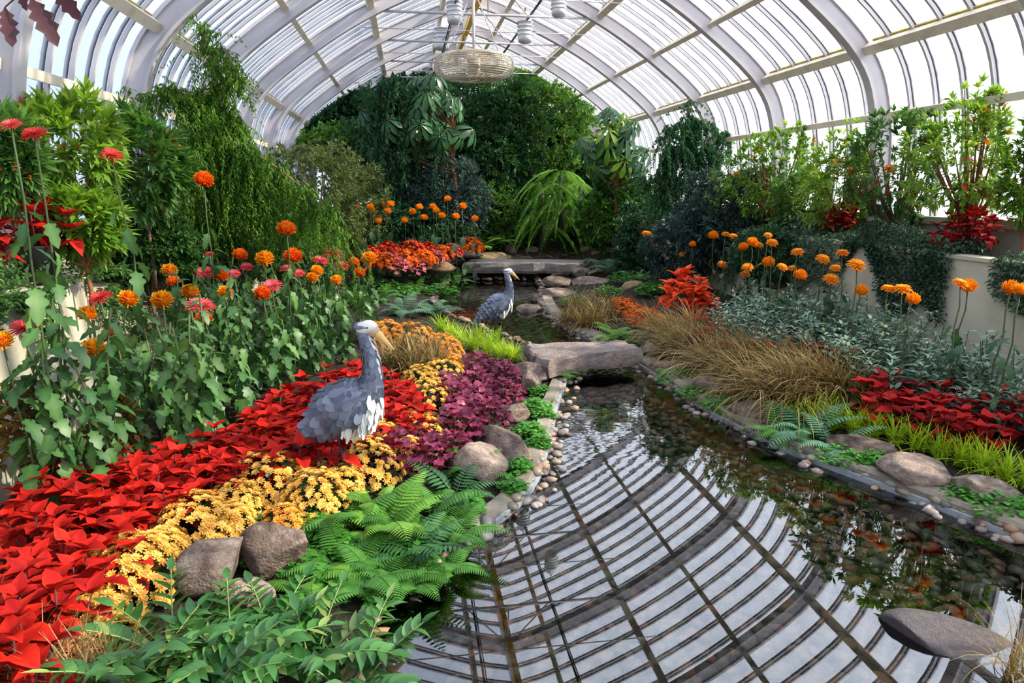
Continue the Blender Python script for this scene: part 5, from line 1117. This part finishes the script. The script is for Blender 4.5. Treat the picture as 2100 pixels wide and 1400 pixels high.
weeping('weeping_conifer', 'smaller dark weeping conifer on the right bank before the glass', RB, [(1413, 215), (1415, 280), (1418, 380), (1420, 540)], 10.8, 'conifer_blue', .075, .03, 5)

# --- trailing ivy over the planter walls
def ivy(label, X, y0, y1, zt, side, mat, n, hang, gap=None, L=.04, tw=.35):
    a = Acc(); yy = rng.uniform(y0, y1, n); ph = rng.uniform(0, 6, 4); hl = hang * (.55 + .3 * np.sin(yy * 3.1 + ph[0]) + .25 * np.sin(yy * 7.3 + ph[1])); f = rng.random(n)
    topm = f < tw; z = np.where(topm, zt + .02 + .16 * rng.random(n) * (1 + .6 * np.sin(yy * 4 + ph[2])), zt + .06 - np.clip(hl, .03, 9) * rng.random(n)); x = np.where(topm, X - side * .35 * rng.random(n), X + side * rng.uniform(.02, .13, n) * (1 - .3 * rng.random(n)))
    if gap is not None:
        k = ~((yy > gap[0]) & (yy < gap[1]) & (z < zt + .05)); yy, z, x, topm = yy[k], z[k], x[k], topm[k]
    m = len(yy); d = np.stack([side * rng.uniform(.1, 1, m), rng.normal(0, .8, m), rng.uniform(-.9, .5, m)], 1); a.add(OV, basis(norm(d), rng.uniform(-.5, .5, m)), L * rng.uniform(.6, 1.3, m), np.stack([x, yy, z], 1) - np.array([X, y0, zt]), rng.random(m))
    o = obj('trailing_ivy', a, mat); o.location = (X, y0, zt); return tag(o, label, 'ivy')
ivy('pale green ivy mounded over the cream wall at the left edge', -2.08, 2.7, 4.15, 1.2, 1, 'ivy', 8000, .5, L=.034)
ivy('green ivy trailing over the cream wall corner', -2.12, 4.25, 5.3, 1.2, 1, 'ivy', 3200, .22, (4.3, 4.95), L=.034)
ivy('green ivy over the wall behind the weeping conifer', -2.38, 5.4, 11, 1.0, 1, 'ivy', 7000, .7, L=.045)
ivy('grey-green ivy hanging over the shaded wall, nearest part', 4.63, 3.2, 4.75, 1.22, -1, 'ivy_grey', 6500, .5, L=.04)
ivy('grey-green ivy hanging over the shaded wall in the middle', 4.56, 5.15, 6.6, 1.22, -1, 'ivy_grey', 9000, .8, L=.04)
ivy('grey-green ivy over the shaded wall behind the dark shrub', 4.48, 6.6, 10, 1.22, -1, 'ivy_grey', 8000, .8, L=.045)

# --- poinsettias in pots on the planter walls
def poinsettia(px, py, X, label, sc):
    p = atx(px, py, X); t = coleus_proto('red_poinsettia', label, 'poinsettia', 'coleus' if X < 0 else 'coleus_dark', .24, .085, 16); t.location = (p[0], p[1], p[2] - .2 * sc); t.scale = (sc,) * 3
    obj('pot', Acc().add(tube([(0, 0, -.12), (0, 0, .03), (0, 0, .035)], [.07, .09, .095], 14)), 'pot_black', t); return t
poinsettia(62, 425, -2.2, 'red poinsettia on the left wall below the rhododendron', 1.35)
poinsettia(1722, 425, 4.8, 'smaller red poinsettia on the shaded wall', 1.1)
poinsettia(1987, 440, 4.85, 'larger red poinsettia on the shaded wall', 1.3)

# --- red oak twig hanging into the top corner
tp = aty(60, -30, 1.7); t = thing('red_leaf_twig', 'dark red leafy twig hanging into the top corner', 'twig', tuple(tp)); b = Acc()
OAK = [(0, .06), (.1, .25), (.2, .7), (.28, .45), (.4, .95), (.5, .55), (.62, .9), (.72, .5), (.85, .5), (1, 0)]
OL = Acc().add(leaf(1, .5, OAK, .12, .15), rnd=[.5]).mesh('leaf', 'oak_red')
for px, py, ex, ey in ((10, 15, 25, 92), (62, -5, 118, 88), (110, -30, 160, 38), (40, -25, 50, 18)):
    p0 = aty(px, py, 1.7) - tp; p1 = aty(ex, ey, 1.68) - tp; d = p1 - p0; l = float(np.linalg.norm(d)); inst('leaf', OL, t, basis([d], np.array([random.uniform(-.4, .4)]), up=(.1, -1, .3))[0], l, p0); b.add(tube([np.zeros(3), p0], [.003, .0015], 4))
b.add(tube([(-.25, .1, .18), (0, 0, 0), (.15, .05, .06)], [.004, .003, .002], 5)); obj('twig', b, 'bark', t)
# --- fuller planting round the rear pond and under the far trees
for px, py, Y, wp, m, lab in ((1060, 500, 16, 150, 'shrub_mid', 'low green shrub behind the stream stones'), (1190, 505, 15.8, 90, 'shrub_dark', 'low dark shrub right of the grotto stones'), (960, 495, 15.2, 110, 'shrub_mid', 'low green shrub behind the round orange cushion')):
    S('low_shrub', lab, px, py - 45, py + 15, wp, Y, m, .12, 350, 9, OV, seed=int(px), trunk=False)
for px, py, rp, l in ((760, 590, 60, 'low green plants left of the feathery ferns'), (720, 620, 60, 'low green plants behind the amber cushion'), (900, 600, 36, 'low green plants at the left rear pond edge'), (800, 560, 60, 'low green plants under the golden ledge, left part'), (1290, 575, 50, 'green plants between mossy boulder and ledge'), (1340, 600, 40, 'green plants below the orange-red coleus bush'), (1100, 800, 26, 'creeper on the kerb beside the split stone'), (1115, 850, 26, 'creeper hanging to the water below the brown flat stone'), (1105, 910, 26, 'creeper between tan boulder and water'), (1050, 1000, 30, 'creeper under the pinkish boulder'), (560, 1080, 40, 'small leaves between amber cushion and boulder'), (960, 1040, 40, 'creeper hiding the end of the kerb')):
    cover(px, py, rp, l, 'cover', 320, h=.09 if py > 700 else .2, s=.033 if py > 700 else .07)
for px, py, rp, n, l in ((330, 1095, 58, 90, 'yellow cushion chrysanthemum filling the gap above the largest one'), (470, 1045, 52, 80, 'yellow cushion chrysanthemum above the space between boulders'), (600, 950, 48, 80, 'small yellow cushion chrysanthemum under the heron tail'), (700, 965, 44, 70, 'small yellow cushion chrysanthemum between the heron legs'), (830, 905, 44, 60, 'small yellow cushion chrysanthemum below the heron breast')):
    cushion(px, py, rp, 'yellow_mum', l, 'yellow cushion chrysanthemums', n)
for px, py, Y, L, m, lab in ((1015, 485, 15.2, .8, 'fern_light', 'tall fern under the dark shrub, left of the stream stones'), (1040, 470, 15.8, .9, 'fern_mid', 'tall fern behind the upright brown stone'), (1075, 490, 16, .8, 'fern_mid', 'fern behind the brown block of stone'), (1240, 500, 15.2, .8, 'fern_mid', 'fern behind the mossy ochre stone'), (1130, 505, 15.6, .5, 'fern_light', 'low fern at the grotto mouth'), (1215, 470, 15.8, .9, 'fern_light', 'pale fern right of the dark grotto')):
    fern(lab, aty(px, py, Y) - np.array([0, 0, .25]), 14, L, m, np_=16)
for px, py, n, L, m, lab in ((640, 1170, 12, .30, 'fern_light', 'light fern spreading over the small pale boulder'), (760, 1170, 13, .34, 'fern_mid', 'pale fern in the middle of the group above the water'), (690, 1010, 9, .26, 'fern_light', 'short upright fern beside the heron feet'), (840, 1180, 10, .34, 'fern_mid', 'fern dipping to the near water edge'), (910, 1150, 9, .30, 'fern_mid', 'fern leaning over the wet pebbles'), (960, 960, 8, .30, 'fern_mid', 'fern between purple plants and pinkish boulder')):
    fern(lab, G(px, py, .08), n, L, m, np_=20)
for px, py, rp, l in ((700, 1200, 60, 'fine creeper on the slope below the pale fern'), (780, 1220, 50, 'fine creeper at the near water edge'), (600, 1250, 50, 'fine creeper between the small pale boulder and holly fern'), (860, 1130, 50, 'fine creeper under the dark glossy fern')):
    cover(px, py, rp, l, 'cover', 380, h=.08, s=.03)
S('autumn_plant', 'yellowing leafy plant at the foot of the cream wall', 60, 800, 985, 130, 3.4, 'brown_leaf', .07, 90, 5, OV, seed=60, dep=.5)
S('autumn_plant', 'brown-leaved plant under the tall chrysanthemums', 235, 820, 950, 110, 3.9, 'brown_leaf', .06, 90, 5, OV, seed=61, dep=.5)
# dark red vine climbing the shaded wall
p0 = atx(1905, 650, 4.5); t = thing('red_vine', 'thin dark red vine climbing the shaded wall', 'vine', tuple(p0)); P = np.array([atx(x, y, 4.53) - p0 for x, y in ((1905, 650), (1918, 610), (1928, 575), (1922, 545), (1930, 520))]); obj('stem', Acc().add(tube(P, .004, 5)), 'bark_red', t)
q = P[np.repeat(np.arange(5), 9)] + rng.normal(0, .035, (45, 3)) * np.array([.3, 1, 1]); d = np.column_stack([-rng.random(45), rng.normal(0, 1, (45, 2))]); obj('foliage', Acc().add(OV, basis(norm(d)), .045 * rng.uniform(.7, 1.2, 45), q, rng.random(45)), 'oak_red', t)
